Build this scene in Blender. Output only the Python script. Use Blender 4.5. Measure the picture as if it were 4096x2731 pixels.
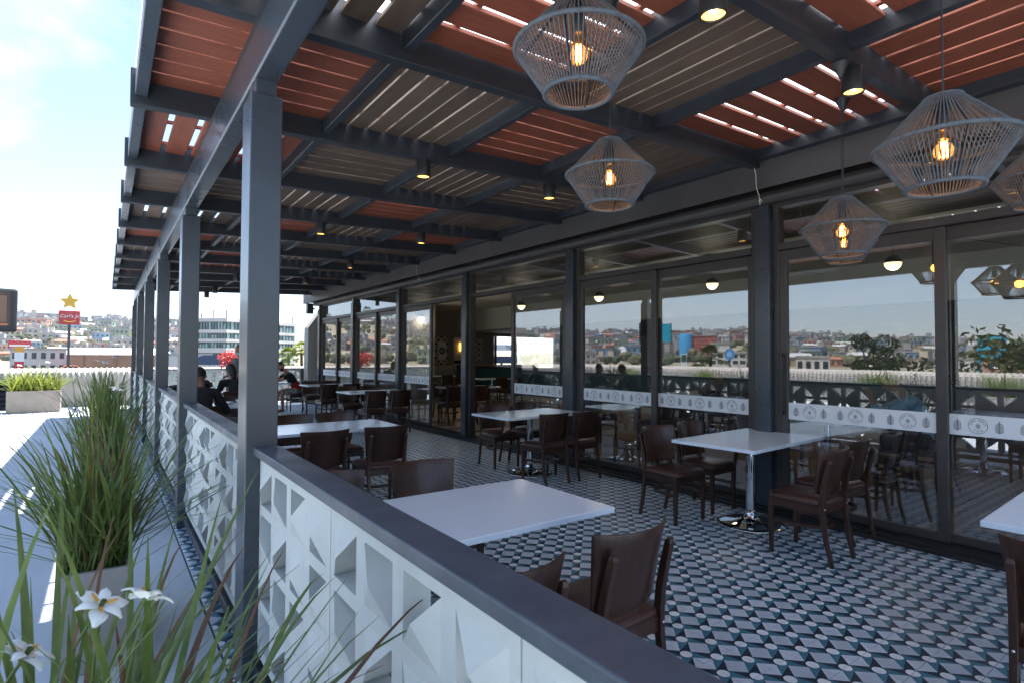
import bpy, bmesh, math, random
from mathutils import Vector, Matrix, Quaternion, noise as mnoise

for o in list(bpy.data.objects):
    bpy.data.objects.remove(o, do_unlink=True)
SC = bpy.context.scene
COL = SC.collection
rnd = random.Random(7)
rad = math.radians

# ------------------------------------------------------------------ camera
cam_d = bpy.data.cameras.new('camera')
cam = bpy.data.objects.new('camera', cam_d)
COL.objects.link(cam)
cam_d.sensor_width = 36.0
cam_d.lens = 19.558
cam_d.clip_start = 0.05
cam_d.clip_end = 9000
cam.matrix_world = (Matrix.Translation((0, 0, 1.5)) @ Matrix.Rotation(rad(-36.114), 4, 'Z')
                    @ Matrix.Rotation(rad(90 + 1.466), 4, 'X') @ Matrix.Rotation(rad(0.2755), 4, 'Z'))
cam_d.dof.use_dof = True
cam_d.dof.focus_distance = 4.6
cam_d.dof.aperture_fstop = 7.0
SC.camera = cam

# ------------------------------------------------------------------ sky, sun, exposure
TO_SUN = Vector((0.36, 0.085, 1.0)).normalized()
SUN_EL = math.asin(TO_SUN.z)
SUN_AZ = math.atan2(TO_SUN.x, TO_SUN.y)
world = bpy.data.worlds.new('World')
SC.world = world
world.use_nodes = True
wn, wl = world.node_tree.nodes, world.node_tree.links
wn.clear()
w_out = wn.new('ShaderNodeOutputWorld')
w_bg = wn.new('ShaderNodeBackground')
w_bg.inputs['Strength'].default_value = 0.085
w_sky = wn.new('ShaderNodeTexSky')
w_sky.sky_type = 'NISHITA'
w_sky.sun_disc = False
w_sky.sun_elevation = SUN_EL
w_sky.sun_rotation = SUN_AZ
w_sky.altitude = 50
w_sky.air_density = 1.0
w_sky.dust_density = 0.35
w_sky.ozone_density = 3.0
w_tc = wn.new('ShaderNodeTexCoord')
w_sep = wn.new('ShaderNodeSeparateXYZ')
wl.new(w_tc.outputs['Generated'], w_sep.inputs[0])
def wmath(op, a, b=None, clamp=False):
    n = wn.new('ShaderNodeMath'); n.operation = op; n.use_clamp = clamp
    for i, v in enumerate((a, b)):
        if v is None: continue
        if isinstance(v, (int, float)): n.inputs[i].default_value = v
        else: wl.new(v, n.inputs[i])
    return n.outputs[0]
zz = wmath('ADD', wmath('MAXIMUM', w_sep.outputs[2], 0.0), 0.16)
w_com = wn.new('ShaderNodeCombineXYZ')
wl.new(wmath('DIVIDE', w_sep.outputs[0], zz), w_com.inputs[0])
wl.new(wmath('DIVIDE', w_sep.outputs[1], zz), w_com.inputs[1])
w_map = wn.new('ShaderNodeMapping')
w_map.inputs['Location'].default_value = (3.35, 0.55, 0.0)
w_map.inputs['Scale'].default_value = (1.0, 0.75, 1.0)
wl.new(w_com.outputs[0], w_map.inputs[0])
w_no = wn.new('ShaderNodeTexNoise')
w_no.inputs['Scale'].default_value = 1.15
w_no.inputs['Detail'].default_value = 7
w_no.inputs['Roughness'].default_value = 0.58
w_no.inputs['Distortion'].default_value = 0.35
wl.new(w_map.outputs[0], w_no.inputs['Vector'])
w_rmp = wn.new('ShaderNodeValToRGB')
w_rmp.color_ramp.elements[0].position = 0.52
w_rmp.color_ramp.elements[1].position = 0.80
wl.new(w_no.outputs['Fac'], w_rmp.inputs[0])
w_mix = wn.new('ShaderNodeMix'); w_mix.data_type = 'RGBA'
wl.new(wmath('MULTIPLY', w_rmp.outputs[0], 0.6), w_mix.inputs[0])
wl.new(w_sky.outputs[0], w_mix.inputs[6])
w_mix.inputs[7].default_value = (7.5, 7.8, 8.2, 1)
wl.new(w_mix.outputs[2], w_bg.inputs['Color'])
wl.new(w_bg.outputs[0], w_out.inputs[0])

sun_d = bpy.data.lights.new('sun', 'SUN')
sun_d.energy = 4.8
sun_d.angle = rad(0.53)
sun_d.color = (1.0, 0.975, 0.94)
sun = bpy.data.objects.new('sun', sun_d)
sun.rotation_mode = 'QUATERNION'
sun.rotation_quaternion = TO_SUN.to_track_quat('Z', 'Y')
sun.location = (4, 0, 60)
COL.objects.link(sun)

SC.view_settings.view_transform = 'Standard'
SC.view_settings.look = 'None'
SC.view_settings.gamma = 1.0
SC.view_settings.exposure = 2.0
SC.view_settings.use_curve_mapping = False
SC.render.engine = 'CYCLES'
SC.cycles.use_denoising = True
SC.cycles.max_bounces = 9
SC.cycles.diffuse_bounces = 5
SC.cycles.glossy_bounces = 5
SC.cycles.transmission_bounces = 6
SC.cycles.transparent_max_bounces = 16
SC.cycles.sample_clamp_indirect = 6.0
SC.cycles.caustics_reflective = False
SC.cycles.caustics_refractive = False

# ------------------------------------------------------------------ helpers
class MB:
    """collects faces; build() links them as ONE mesh object"""
    def __init__(s):
        s.v, s.f, s.m, s.sm = [], [], [], []
    def add(s, vs, fs, m=0, smooth=False, T=None):
        b = len(s.v)
        s.v += [tuple(T @ Vector(p)) for p in vs] if T is not None else [tuple(p) for p in vs]
        for f in fs:
            s.f.append([b + i for i in f]); s.m.append(m); s.sm.append(smooth)
    def box(s, x0, x1, y0, y1, z0, z1, m=0, T=None):
        vs = [(x0,y0,z0),(x1,y0,z0),(x1,y1,z0),(x0,y1,z0),(x0,y0,z1),(x1,y0,z1),(x1,y1,z1),(x0,y1,z1)]
        s.add(vs, [(0,3,2,1),(4,5,6,7),(0,1,5,4),(1,2,6,5),(2,3,7,6),(3,0,4,7)], m, False, T)
    def bar(s, a, b, w, h, up=(0,0,1), m=0):
        a, b = Vector(a), Vector(b)
        d = (b - a).normalized(); up = Vector(up)
        r = d.cross(up).normalized(); u = r.cross(d)
        vs = []
        for p in (a, b):
            for sx, sy in ((-1,-1),(1,-1),(1,1),(-1,1)):
                vs.append(p + r*sx*w/2 + u*sy*h/2)
        s.add(vs, [(3,2,1,0),(4,5,6,7),(0,1,5,4),(1,2,6,5),(2,3,7,6),(3,0,4,7)], m)
    def prism(s, poly, z0, z1, m=0, T=None, smooth=False):
        n = len(poly)
        vs = [(p[0],p[1],z0) for p in poly] + [(p[0],p[1],z1) for p in poly]
        s.add(vs, [tuple(reversed(range(n))), tuple(range(n, 2*n))], m, False, T)
        b = [(i,(i+1)%n,n+(i+1)%n,n+i) for i in range(n)]
        s.add(vs, b, m, smooth, T)
    def tube(s, pts, r, n=8, m=0, smooth=True, cap=True, flat=None):
        pts = [Vector(p) for p in pts]
        rs = r if isinstance(r, (list, tuple)) else [r]*len(pts)
        up = Vector((0,0,1))
        t0 = (pts[1]-pts[0]).normalized()
        if abs(t0.dot(up)) > .95: up = Vector((1,0,0))
        u = t0.cross(up).normalized()
        vs = []
        for i, p in enumerate(pts):
            t = (pts[min(i+1,len(pts)-1)]-pts[max(i-1,0)]).normalized()
            u = (u - t*u.dot(t))
            u = u.normalized() if u.length > 1e-6 else t.orthogonal().normalized()
            w = t.cross(u)
            for k in range(n):
                a = 2*math.pi*k/n
                vs.append(p + (u*math.cos(a) + w*math.sin(a)*(flat or 1))*rs[i])
        fs = []
        for i in range(len(pts)-1):
            for k in range(n):
                fs.append((i*n+k, i*n+(k+1)%n, (i+1)*n+(k+1)%n, (i+1)*n+k))
        s.add(vs, fs, m, smooth)
        if cap:
            s.add(vs[:n], [tuple(reversed(range(n)))], m)
            s.add(vs[-n:], [tuple(range(n))], m)
    def sweep(s, pts, secs, m=0, smooth=False):
        """rectangular section (w along side, d along normal) swept along pts lying in planes of constant side vector"""
        pts = [Vector(p) for p in pts]
        vs = []
        for i, p in enumerate(pts):
            t = (pts[min(i+1,len(pts)-1)]-pts[max(i-1,0)]).normalized()
            sd, w, d = secs[i]
            sd = Vector(sd); nn = t.cross(sd).normalized()
            for a, b in ((-1,-1),(1,-1),(1,1),(-1,1)):
                vs.append(p + sd*a*w/2 + nn*b*d/2)
        fs = []
        for i in range(len(pts)-1):
            for k in range(4):
                fs.append((i*4+k, i*4+(k+1)%4, (i+1)*4+(k+1)%4, (i+1)*4+k))
        fs += [(3,2,1,0), tuple(len(vs)-4+k for k in range(4))]
        s.add(vs, fs, m, smooth)
    def lathe(s, prof, n=20, m=0, c=(0,0), smooth=True, T=None):
        vs = []
        for r, z in prof:
            for k in range(n):
                a = 2*math.pi*k/n
                vs.append((c[0]+r*math.cos(a), c[1]+r*math.sin(a), z))
        fs = []
        for i in range(len(prof)-1):
            for k in range(n):
                fs.append((i*n+k, i*n+(k+1)%n, (i+1)*n+(k+1)%n, (i+1)*n+k))
        s.add(vs, fs, m, smooth, T)
    def torus(s, R_, r, z, n=32, k=6, m=0, c=(0,0)):
        vs, fs = [], []
        for i in range(n):
            a = 2*math.pi*i/n
            for j in range(k):
                b = 2*math.pi*j/k
                vs.append((c[0]+(R_+r*math.cos(b))*math.cos(a), c[1]+(R_+r*math.cos(b))*math.sin(a), z+r*math.sin(b)))
        for i in range(n):
            for j in range(k):
                fs.append((i*k+j, ((i+1)%n)*k+j, ((i+1)%n)*k+(j+1)%k, i*k+(j+1)%k))
        s.add(vs, fs, m, True)
    def ellip(s, c, r, n=10, k=7, m=0, T=None):
        vs, fs = [(0,0,1)], []
        for i in range(1, k):
            t = math.pi*i/k
            for j in range(n):
                a = 2*math.pi*j/n
                vs.append((math.sin(t)*math.cos(a), math.sin(t)*math.sin(a), math.cos(t)))
        vs.append((0,0,-1))
        for j in range(n): fs.append((0, 1+j, 1+(j+1)%n))
        for i in range(k-2):
            for j in range(n):
                a, b = 1+i*n+j, 1+i*n+(j+1)%n
                fs.append((a, a+n, b+n, b))
        e = len(vs)-1
        for j in range(n): fs.append((e, 1+(k-2)*n+(j+1)%n, 1+(k-2)*n+j))
        vs = [Vector((p[0]*r[0], p[1]*r[1], p[2]*r[2])) for p in vs]
        if T is not None: vs = [T @ p for p in vs]
        vs = [p + Vector(c) for p in vs]
        s.add(vs, fs, m, True)
    def mesh(s, name, mats, weld=False):
        me = bpy.data.meshes.new(name)
        me.from_pydata(s.v, [], s.f)
        for mt in (mats if isinstance(mats, (list, tuple)) else [mats]):
            me.materials.append(mt)
        me.polygons.foreach_set('material_index', s.m)
        me.polygons.foreach_set('use_smooth', s.sm)
        if weld:
            bm = bmesh.new(); bm.from_mesh(me)
            bmesh.ops.remove_doubles(bm, verts=bm.verts, dist=1e-5)
            bmesh.ops.recalc_face_normals(bm, faces=bm.faces)
            bm.to_mesh(me); bm.free()
        me.update()
        return me
    def build(s, name, mats, parent=None, weld=False, bevel=0.0, seg=2, loc=None):
        o = bpy.data.objects.new(name, s.mesh(name, mats, weld))
        return link(o, parent, bevel, seg, loc)

def link(o, parent=None, bevel=0.0, seg=2, loc=None):
    COL.objects.link(o)
    if parent is not None: o.parent = parent
    if loc is not None: o.location = loc
    if bevel:
        b = o.modifiers.new('bevel', 'BEVEL')
        b.width = bevel; b.segments = seg; b.limit_method = 'ANGLE'; b.angle_limit = rad(40)
        b.harden_normals = False
    return o

def inst(name, me, parent=None, loc=(0,0,0), rot=(0,0,0), scale=None):
    o = bpy.data.objects.new(name, me)
    COL.objects.link(o)
    if parent is not None: o.parent = parent
    o.location = loc; o.rotation_euler = rot
    if scale is not None: o.scale = scale
    return o

def tag(o, label=None, cat=None, group=None, kind=None):
    if label: o['label'] = label
    if cat: o['category'] = cat
    if group: o['group'] = group
    if kind: o['kind'] = kind
    return o

def thing(name, label, cat, loc=(0,0,0), rz=0.0, group=None):
    o = bpy.data.objects.new(name, None)
    o.empty_display_size = 0.1
    COL.objects.link(o)
    o.location = loc; o.rotation_euler = (0,0,rz)
    return tag(o, label, cat, group)

KIDS = {}
def kids(o):
    return [c for c in o.children]
def dup(root, loc, rz=0.0, label=None, group=None):
    def cp(o, parent):
        c = o.copy(); COL.objects.link(c); c.parent = parent
        for ch in o.children: cp(ch, c)
        return c
    r = cp(root, None)
    r.location = loc; r.rotation_euler = (0,0,rz)
    if label: r['label'] = label
    if group: r['group'] = group
    return r

# ------------------------------------------------------------------ materials
def newmat(name):
    m = bpy.data.materials.new(name); m.use_nodes = True
    nt = m.node_tree
    b = nt.nodes['Principled BSDF']
    return m, nt, b
def P(name, col, rough=0.5, metal=0.0, var=0.12, vscale=6.0, bump=0.0, bscale=60.0, stretch=(1,1,1),
      col2=None, spec=0.5, coat=0.0, objrand=0.0, sheen=0.0, rvar=0.0, streak=0.0):
    """principled material with procedural colour variation, relief and roughness"""
    m, nt, b = newmat(name)
    N, L = nt.nodes, nt.links
    tc = N.new('ShaderNodeTexCoord')
    mp = N.new('ShaderNodeMapping'); mp.inputs['Scale'].default_value = stretch
    L.new(tc.outputs['Object'], mp.inputs[0])
    src = mp.outputs[0]
    if objrand:
        oi = N.new('ShaderNodeObjectInfo')
        ad = N.new('ShaderNodeVectorMath'); ad.operation = 'MULTIPLY_ADD'
        cv = N.new('ShaderNodeCombineXYZ')
        for i in range(3): L.new(oi.outputs['Random'], cv.inputs[i])
        L.new(cv.outputs[0], ad.inputs[0]); ad.inputs[1].default_value = (37, 71, 53)
        L.new(src, ad.inputs[2]); src = ad.outputs[0]
    no = N.new('ShaderNodeTexNoise')
    no.inputs['Scale'].default_value = vscale; no.inputs['Detail'].default_value = 6; no.inputs['Roughness'].default_value = 0.6
    L.new(src, no.inputs['Vector'])
    c1 = col; c2 = col2 or tuple(max(0, c*(1-2.2*var)) for c in col)
    if not col2: c1 = tuple(c*(1+1.2*var) for c in col)
    mx = N.new('ShaderNodeMix'); mx.data_type = 'RGBA'
    rp = N.new('ShaderNodeMapRange'); rp.inputs[1].default_value = 0.3; rp.inputs[2].default_value = 0.7
    L.new(no.outputs['Fac'], rp.inputs[0]); L.new(rp.outputs[0], mx.inputs[0])
    mx.inputs[6].default_value = (*c1, 1); mx.inputs[7].default_value = (*c2, 1)
    out = mx.outputs[2]
    if objrand:
        hs = N.new('ShaderNodeHueSaturation')
        mr = N.new('ShaderNodeMapRange'); mr.inputs[3].default_value = 1-objrand; mr.inputs[4].default_value = 1+objrand
        L.new(oi.outputs['Random'], mr.inputs[0]); L.new(mr.outputs[0], hs.inputs['Value'])
        L.new(out, hs.inputs['Color']); out = hs.outputs[0]
    L.new(out, b.inputs['Base Color'])
    b.inputs['Roughness'].default_value = rough
    if rvar:
        m2 = N.new('ShaderNodeMapRange'); m2.inputs[1].default_value = .3; m2.inputs[2].default_value = .7
        m2.inputs[3].default_value = rough - rvar; m2.inputs[4].default_value = rough + rvar
        n3 = N.new('ShaderNodeTexNoise'); n3.inputs['Scale'].default_value = vscale*.6; n3.inputs['Detail'].default_value = 8
        L.new(src, n3.inputs['Vector']); L.new(n3.outputs['Fac'], m2.inputs[0]); L.new(m2.outputs[0], b.inputs['Roughness'])
    b.inputs['Metallic'].default_value = metal
    b.inputs['Specular IOR Level'].default_value = spec
    if coat:
        b.inputs['Coat Weight'].default_value = coat; b.inputs['Coat Roughness'].default_value = 0.12
    if bump:
        n2 = N.new('ShaderNodeTexNoise'); n2.inputs['Scale'].default_value = bscale; n2.inputs['Detail'].default_value = 4
        L.new(src, n2.inputs['Vector'])
        bp = N.new('ShaderNodeBump'); bp.inputs['Strength'].default_value = bump; bp.inputs['Distance'].default_value = 0.004
        L.new(n2.outputs['Fac'], bp.inputs['Height']); L.new(bp.outputs[0], b.inputs['Normal'])
    return m
def EM(name, col, strength, base=(.8,.6,.3)):
    m, nt, b = newmat(name)
    N, L = nt.nodes, nt.links
    b.inputs['Base Color'].default_value = (*base, 1)
    b.inputs['Emission Color'].default_value = (*col, 1)
    b.inputs['Emission Strength'].default_value = strength
    return m
def GLASS(name, tint=(.82,.87,.86), ior=2.1, rough=0.0, dust=0.02):
    m, nt, b = newmat(name)
    N, L = nt.nodes, nt.links
    N.remove(b)
    out = N['Material Output']
    lw = N.new('ShaderNodeLayerWeight'); lw.inputs['Blend'].default_value = .5      # two-sided Schlick reflectance
    f0 = ((ior-1)/(ior+1))**2
    pw = N.new('ShaderNodeMath'); pw.operation = 'POWER'; pw.inputs[1].default_value = 5
    L.new(lw.outputs['Facing'], pw.inputs[0])
    fr = N.new('ShaderNodeMath'); fr.operation = 'MULTIPLY_ADD'; fr.inputs[1].default_value = 1-f0; fr.inputs[2].default_value = f0
    L.new(pw.outputs[0], fr.inputs[0])
    tr = N.new('ShaderNodeBsdfTransparent'); tr.inputs[0].default_value = (*tint, 1)
    gl = N.new('ShaderNodeBsdfGlossy'); gl.inputs['Roughness'].default_value = rough
    gl.inputs[0].default_value = (.97,.98,1,1)
    tc = N.new('ShaderNodeTexCoord')
    no = N.new('ShaderNodeTexNoise'); no.inputs['Scale'].default_value = 1.3; no.inputs['Detail'].default_value = 2
    L.new(tc.outputs['Object'], no.inputs['Vector'])
    bp = N.new('ShaderNodeBump'); bp.inputs['Strength'].default_value = 0.0015; bp.inputs['Distance'].default_value = 0.004
    L.new(no.outputs['Fac'], bp.inputs['Height']); L.new(bp.outputs[0], gl.inputs['Normal'])
    mx = N.new('ShaderNodeMixShader')
    L.new(fr.outputs[0], mx.inputs[0]); L.new(tr.outputs[0], mx.inputs[1]); L.new(gl.outputs[0], mx.inputs[2])
    df = N.new('ShaderNodeBsdfDiffuse'); df.inputs[0].default_value = (.6,.62,.62,1)
    m2 = N.new('ShaderNodeMixShader'); m2.inputs[0].default_value = dust
    L.new(mx.outputs[0], m2.inputs[1]); L.new(df.outputs[0], m2.inputs[2])
    L.new(m2.outputs[0], out.inputs[0])
    return m
def LEAF(name, c1, c2, tip=None):
    m = P(name, c1, rough=.42, col2=c2, vscale=3.0, stretch=(9,9,1), spec=.4, objrand=.22)
    nt = m.node_tree; N, L = nt.nodes, nt.links; b = N['Principled BSDF']
    tl = N.new('ShaderNodeBsdfTranslucent'); ms = N.new('ShaderNodeMixShader'); ms.inputs[0].default_value = .3
    src = b.inputs['Base Color'].links[0].from_socket
    L.new(src, tl.inputs[0])
    L.new(b.outputs[0], ms.inputs[1]); L.new(tl.outputs[0], ms.inputs[2])
    L.new(ms.outputs[0], N['Material Output'].inputs[0])
    return m

M = {}
M['steel'] = P('charcoal_painted_steel', (.028,.034,.043), rough=.42, var=.10, vscale=3, bump=.10, bscale=220, rvar=.06)
M['steel_post'] = P('charcoal_post_paint', (.040,.050,.064), rough=.30, coat=.25, var=.10, vscale=2.5, bump=.16, bscale=160, rvar=.07)
M['cap'] = P('rail_cap_paint', (.066,.080,.100), rough=.42, var=.12, vscale=7, bump=.10, bscale=150, rvar=.10)
M['fascia'] = P('taupe_fascia_paint', (.072,.068,.068), rough=.48, var=.10, vscale=1.6, bump=.05, bscale=90, rvar=.06)
M['frame'] = P('bronze_door_frame', (.050,.044,.042), rough=.40, var=.12, vscale=4, bump=.03, bscale=120)
M['frame_dark'] = P('dark_threshold', (.018,.018,.020), rough=.42, var=.2, vscale=5)
M['red_wood'] = P('red_stained_slat', (.31,.088,.046), rough=.55, col2=(.20,.054,.030), vscale=5, stretch=(.7,9,9), bump=.5, bscale=70, objrand=.16)
M['brown_wood'] = P('brown_slat', (.155,.108,.078), rough=.6, col2=(.105,.070,.050), vscale=5, stretch=(.7,9,9), bump=.5, bscale=70, objrand=.14)
M['chair_wood'] = P('dark_walnut', (.056,.022,.012), rough=.36, col2=(.022,.009,.006), vscale=2.2, stretch=(34,34,1.1), bump=.05, bscale=120, objrand=.25, coat=.12, rvar=.04)
M['seat'] = P('brown_vinyl', (.060,.024,.019), rough=.34, var=.16, vscale=8, bump=.14, bscale=240, objrand=.12, rvar=.06)
M['quartz'] = P('white_quartz', (.71,.79,.87), rough=.19, var=.012, vscale=4, spec=.5, rvar=.03)
M['chrome'] = P('polished_chrome', (.72,.73,.75), rough=.07, metal=1.0, var=.02, vscale=3)
M['black_plate'] = P('black_bracket', (.02,.02,.022), rough=.45, var=.1)
M['block'] = P('cast_block_paint', (.52,.54,.515), rough=.62, col2=(.45,.47,.45), vscale=5, bump=.16, bscale=120)
M['concrete'] = P('pale_concrete', (.50,.545,.585), rough=.8, col2=(.41,.445,.475), vscale=.9, bump=.4, bscale=40)
M['planter'] = P('grey_planter', (.30,.29,.27), rough=.75, col2=(.22,.21,.20), vscale=5, bump=.3, bscale=80)
M['planter_tan'] = P('tan_planter', (.34,.28,.23), rough=.8, col2=(.26,.21,.175), vscale=4, bump=.4, bscale=60)
M['precast'] = P('precast_concrete', (.44,.405,.365), rough=.85, col2=(.33,.305,.275), vscale=3, bump=.5, bscale=50)
M['soil'] = P('soil', (.035,.024,.017), rough=.95, var=.3, vscale=30, bump=1, bscale=60)
M['grout'] = P('grout', (.16,.17,.175), rough=.9, var=.2, vscale=12)
M['rope'] = P('grey_rope', (.10,.115,.13), rough=.75, var=.15, vscale=40, bump=.4, bscale=500)
M['black_metal'] = P('black_metal', (.022,.023,.026), rough=.42, var=.12, vscale=8)
M['amber_glass'] = GLASS('amber_bulb_glass', tint=(.95,.66,.32), ior=1.7, dust=0.0)
M['filament'] = EM('bulb_filament', (1.0,.48,.12), 22)
M['down_lens'] = EM('downlight_lens', (1.0,.46,.07), 1.5)
M['down_led'] = EM('downlight_led', (1.0,.80,.45), 3)
M['globe'] = EM('globe_glow', (1.0,.74,.40), .75, (.9,.85,.75))
M['glass'] = GLASS('window_glass', tint=(.80,.85,.84), ior=3.0)
def sheet():
    m, nt, b = newmat('opal_polycarbonate')
    N, L = nt.nodes, nt.links
    tc = N.new('ShaderNodeTexCoord'); no = N.new('ShaderNodeTexNoise'); no.inputs['Scale'].default_value = 1.5; no.inputs['Detail'].default_value = 5
    L.new(tc.outputs['Object'], no.inputs['Vector'])
    mr = N.new('ShaderNodeMapRange'); mr.inputs[3].default_value = .78; mr.inputs[4].default_value = .95
    L.new(no.outputs['Fac'], mr.inputs[0])
    tl = N.new('ShaderNodeBsdfTranslucent'); L.new(mr.outputs[0], tl.inputs[0])
    df = N.new('ShaderNodeBsdfDiffuse'); df.inputs[0].default_value = (.6,.62,.64,1)
    mx = N.new('ShaderNodeMixShader'); mx.inputs[0].default_value = .15
    L.new(tl.outputs[0], mx.inputs[1]); L.new(df.outputs[0], mx.inputs[2])
    N.remove(b); L.new(mx.outputs[0], N['Material Output'].inputs[0])
    return m
M['sheet'] = sheet()
M['frost'] = None
M['ceiling'] = P('indoor_ceiling_paint', (.60,.62,.58), rough=.7, var=.03, vscale=.6)
M['painted_reflection'] = P('painted_slat_reflection', (.055,.040,.030), rough=.6, var=.2, vscale=3, stretch=(8,.6,1))  # streaky dark brown stands in for slats mirrored in the transom glass
M['indoor_wall'] = P('indoor_grey_wall', (.26,.25,.24), rough=.7, var=.06, vscale=1)
M['indoor_wood'] = P('indoor_oak_floor', (.42,.285,.195), rough=.35, col2=(.29,.19,.125), vscale=4, stretch=(.6,6,6), objrand=.15)
M['wainscot'] = P('brown_wainscot', (.17,.125,.105), rough=.55, var=.1, vscale=3)
M['teal'] = P('teal_panel', (.012,.055,.062), rough=.5, var=.1, vscale=3)
M['skirt'] = P('white_skirting', (.62,.60,.57), rough=.5, var=.04)
M['dark_wood_rail'] = P('dark_rail', (.03,.017,.012), rough=.3, var=.15, vscale=6)
M['white'] = P('white_paint', (.78,.78,.76), rough=.6, var=.04, vscale=1)
M['navy'] = P('navy_canvas', (.035,.060,.115), rough=.6, var=.06, vscale=1)
M['string'] = P('white_string', (.70,.66,.56), rough=.8, var=.1, vscale=50)
M['dark_glass'] = P('facade_glass', (.055,.15,.155), rough=.08, var=.3, vscale=.35, spec=.7)
M['dark_glass2'] = P('facade_glass_pale', (.26,.46,.44), rough=.10, var=.25, vscale=.5, spec=.7)
# frosted vinyl band: partly see-through white film
def frosted():
    m, nt, b = newmat('frosted_film')
    N, L = nt.nodes, nt.links
    b.inputs['Base Color'].default_value = (.84,.87,.90,1); b.inputs['Roughness'].default_value = .45
    tc = N.new('ShaderNodeTexCoord'); no = N.new('ShaderNodeTexNoise'); no.inputs['Scale'].default_value = 30
    L.new(tc.outputs['Object'], no.inputs['Vector'])
    hs = N.new('ShaderNodeMapRange'); hs.inputs[3].default_value = .42; hs.inputs[4].default_value = .5
    L.new(no.outputs['Fac'], hs.inputs[0]); L.new(hs.outputs[0], b.inputs['Roughness'])
    tl = N.new('ShaderNodeBsdfTranslucent'); tl.inputs[0].default_value = (.7,.74,.78,1)
    mx = N.new('ShaderNodeMixShader'); mx.inputs[0].default_value = .12
    L.new(b.outputs[0], mx.inputs[1]); L.new(tl.outputs[0], mx.inputs[2])
    L.new(mx.outputs[0], N['Material Output'].inputs[0])
    return m
M['frost'] = frosted()
M['frost_print'] = P('film_print', (.055,.065,.075), rough=.5, var=.1, vscale=20)

# encaustic floor tile: print on each tile's own UV square
def tile_mat():
    m, nt, b = newmat('encaustic_tile')
    N, L = nt.nodes, nt.links
    def math_(op, a, b_=None, c=None):
        n = N.new('ShaderNodeMath'); n.operation = op
        for i, v in enumerate((a, b_, c)):
            if v is None: continue
            if isinstance(v, (int, float)): n.inputs[i].default_value = v
            else: L.new(v, n.inputs[i])
        return n.outputs[0]
    uv = N.new('ShaderNodeUVMap'); uv.uv_map = 'tile'
    sp = N.new('ShaderNodeSeparateXYZ'); L.new(uv.outputs[0], sp.inputs[0])
    u, v = sp.outputs[0], sp.outputs[1]
    A = math_('SUBTRACT', math_('ADD', u, v), .5)     # lattice lines where A, B are whole numbers
    B = math_('ADD', math_('SUBTRACT', u, v), .5)
    fa = math_('SUBTRACT', math_('FRACT', math_('ADD', A, .5)), .5)
    fb = math_('SUBTRACT', math_('FRACT', math_('ADD', B, .5)), .5)
    ia = math_('ROUND', A); ib = math_('ROUND', B)
    W = .185
    ra = math_('DIVIDE', fa, W); rb = math_('DIVIDE', fb, W)
    in_a = math_('LESS_THAN', math_('ABSOLUTE', fa), W)
    in_b = math_('LESS_THAN', math_('ABSOLUTE', fb), W)
    # along-band coordinate from -1 to 1 between circles
    la = math_('DIVIDE', math_('SUBTRACT', math_('FRACT', A), .5), .5-W)   # along a for band b
    lb = math_('DIVIDE', math_('SUBTRACT', math_('FRACT', B), .5), .5-W)
    par = math_('SUBTRACT', math_('MULTIPLY', math_('MODULO', math_('ABSOLUTE', math_('ADD', math_('FLOOR', A), math_('FLOOR', B))), 2), 2), 1)
    d_b = math_('LESS_THAN', math_('ADD', rb, math_('MULTIPLY', la, -1.0)), 0)
    d_a = math_('LESS_THAN', math_('ADD', ra, math_('MULTIPLY', lb, 1.0)), 0)
    def mix(f, c1, c2):
        n = N.new('ShaderNodeMix'); n.data_type = 'RGBA'
        L.new(f, n.inputs[0])
        for k, c in ((6, c1), (7, c2)):
            if isinstance(c, tuple): n.inputs[k].default_value = (*c, 1)
            else: L.new(c, n.inputs[k])
        return n.outputs[2]
    navy, teal = (.014,.030,.055), (.05,.185,.25)
    tc = N.new('ShaderNodeTexCoord')
    geo = N.new('ShaderNodeNewGeometry')
    no = N.new('ShaderNodeTexNoise'); no.inputs['Scale'].default_value = 9; no.inputs['Detail'].default_value = 6
    L.new(geo.outputs['Position'], no.inputs['Vector'])
    n2 = N.new('ShaderNodeTexNoise'); n2.inputs['Scale'].default_value = 1.1; n2.inputs['Detail'].default_value = 3
    L.new(geo.outputs['Position'], n2.inputs['Vector'])
    chk = math_('MODULO', math_('ABSOLUTE', math_('ADD', math_('FLOOR', A), math_('FLOOR', B))), 2)
    grey = mix(chk, (.44,.505,.57), (.54,.60,.665))
    col = mix(in_b, grey, mix(d_b, navy, teal))
    col = mix(in_a, col, mix(d_a, navy, teal))
    rr = math_('ADD', math_('MULTIPLY', fa, fa), math_('MULTIPLY', fb, fb))
    circ = math_('LESS_THAN', rr, .200*.200)
    col = mix(circ, col, (.74,.77,.79))
    ring = math_('MULTIPLY', math_('LESS_THAN', rr, .20*.20), math_('GREATER_THAN', rr, .185*.185))
    hs = N.new('ShaderNodeHueSaturation')
    v_ = math_('ADD', math_('MULTIPLY', no.outputs['Fac'], .28), math_('ADD', math_('MULTIPLY', n2.outputs['Fac'], .22), .75))
    L.new(v_, hs.inputs['Value']); L.new(col, hs.inputs['Color'])
    L.new(hs.outputs[0], b.inputs['Base Color'])
    rg = N.new('ShaderNodeMapRange'); rg.inputs[1].default_value = .3; rg.inputs[2].default_value = .7
    rg.inputs[3].default_value = .30; rg.inputs[4].default_value = .50
    L.new(n2.outputs['Fac'], rg.inputs[0]); L.new(rg.outputs[0], b.inputs['Roughness'])
    bp = N.new('ShaderNodeBump'); bp.inputs['Strength'].default_value = .12; bp.inputs['Distance'].default_value = .002
    L.new(no.outputs['Fac'], bp.inputs['Height']); L.new(bp.outputs[0], b.inputs['Normal'])
    return m
M['tile'] = tile_mat()
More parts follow.
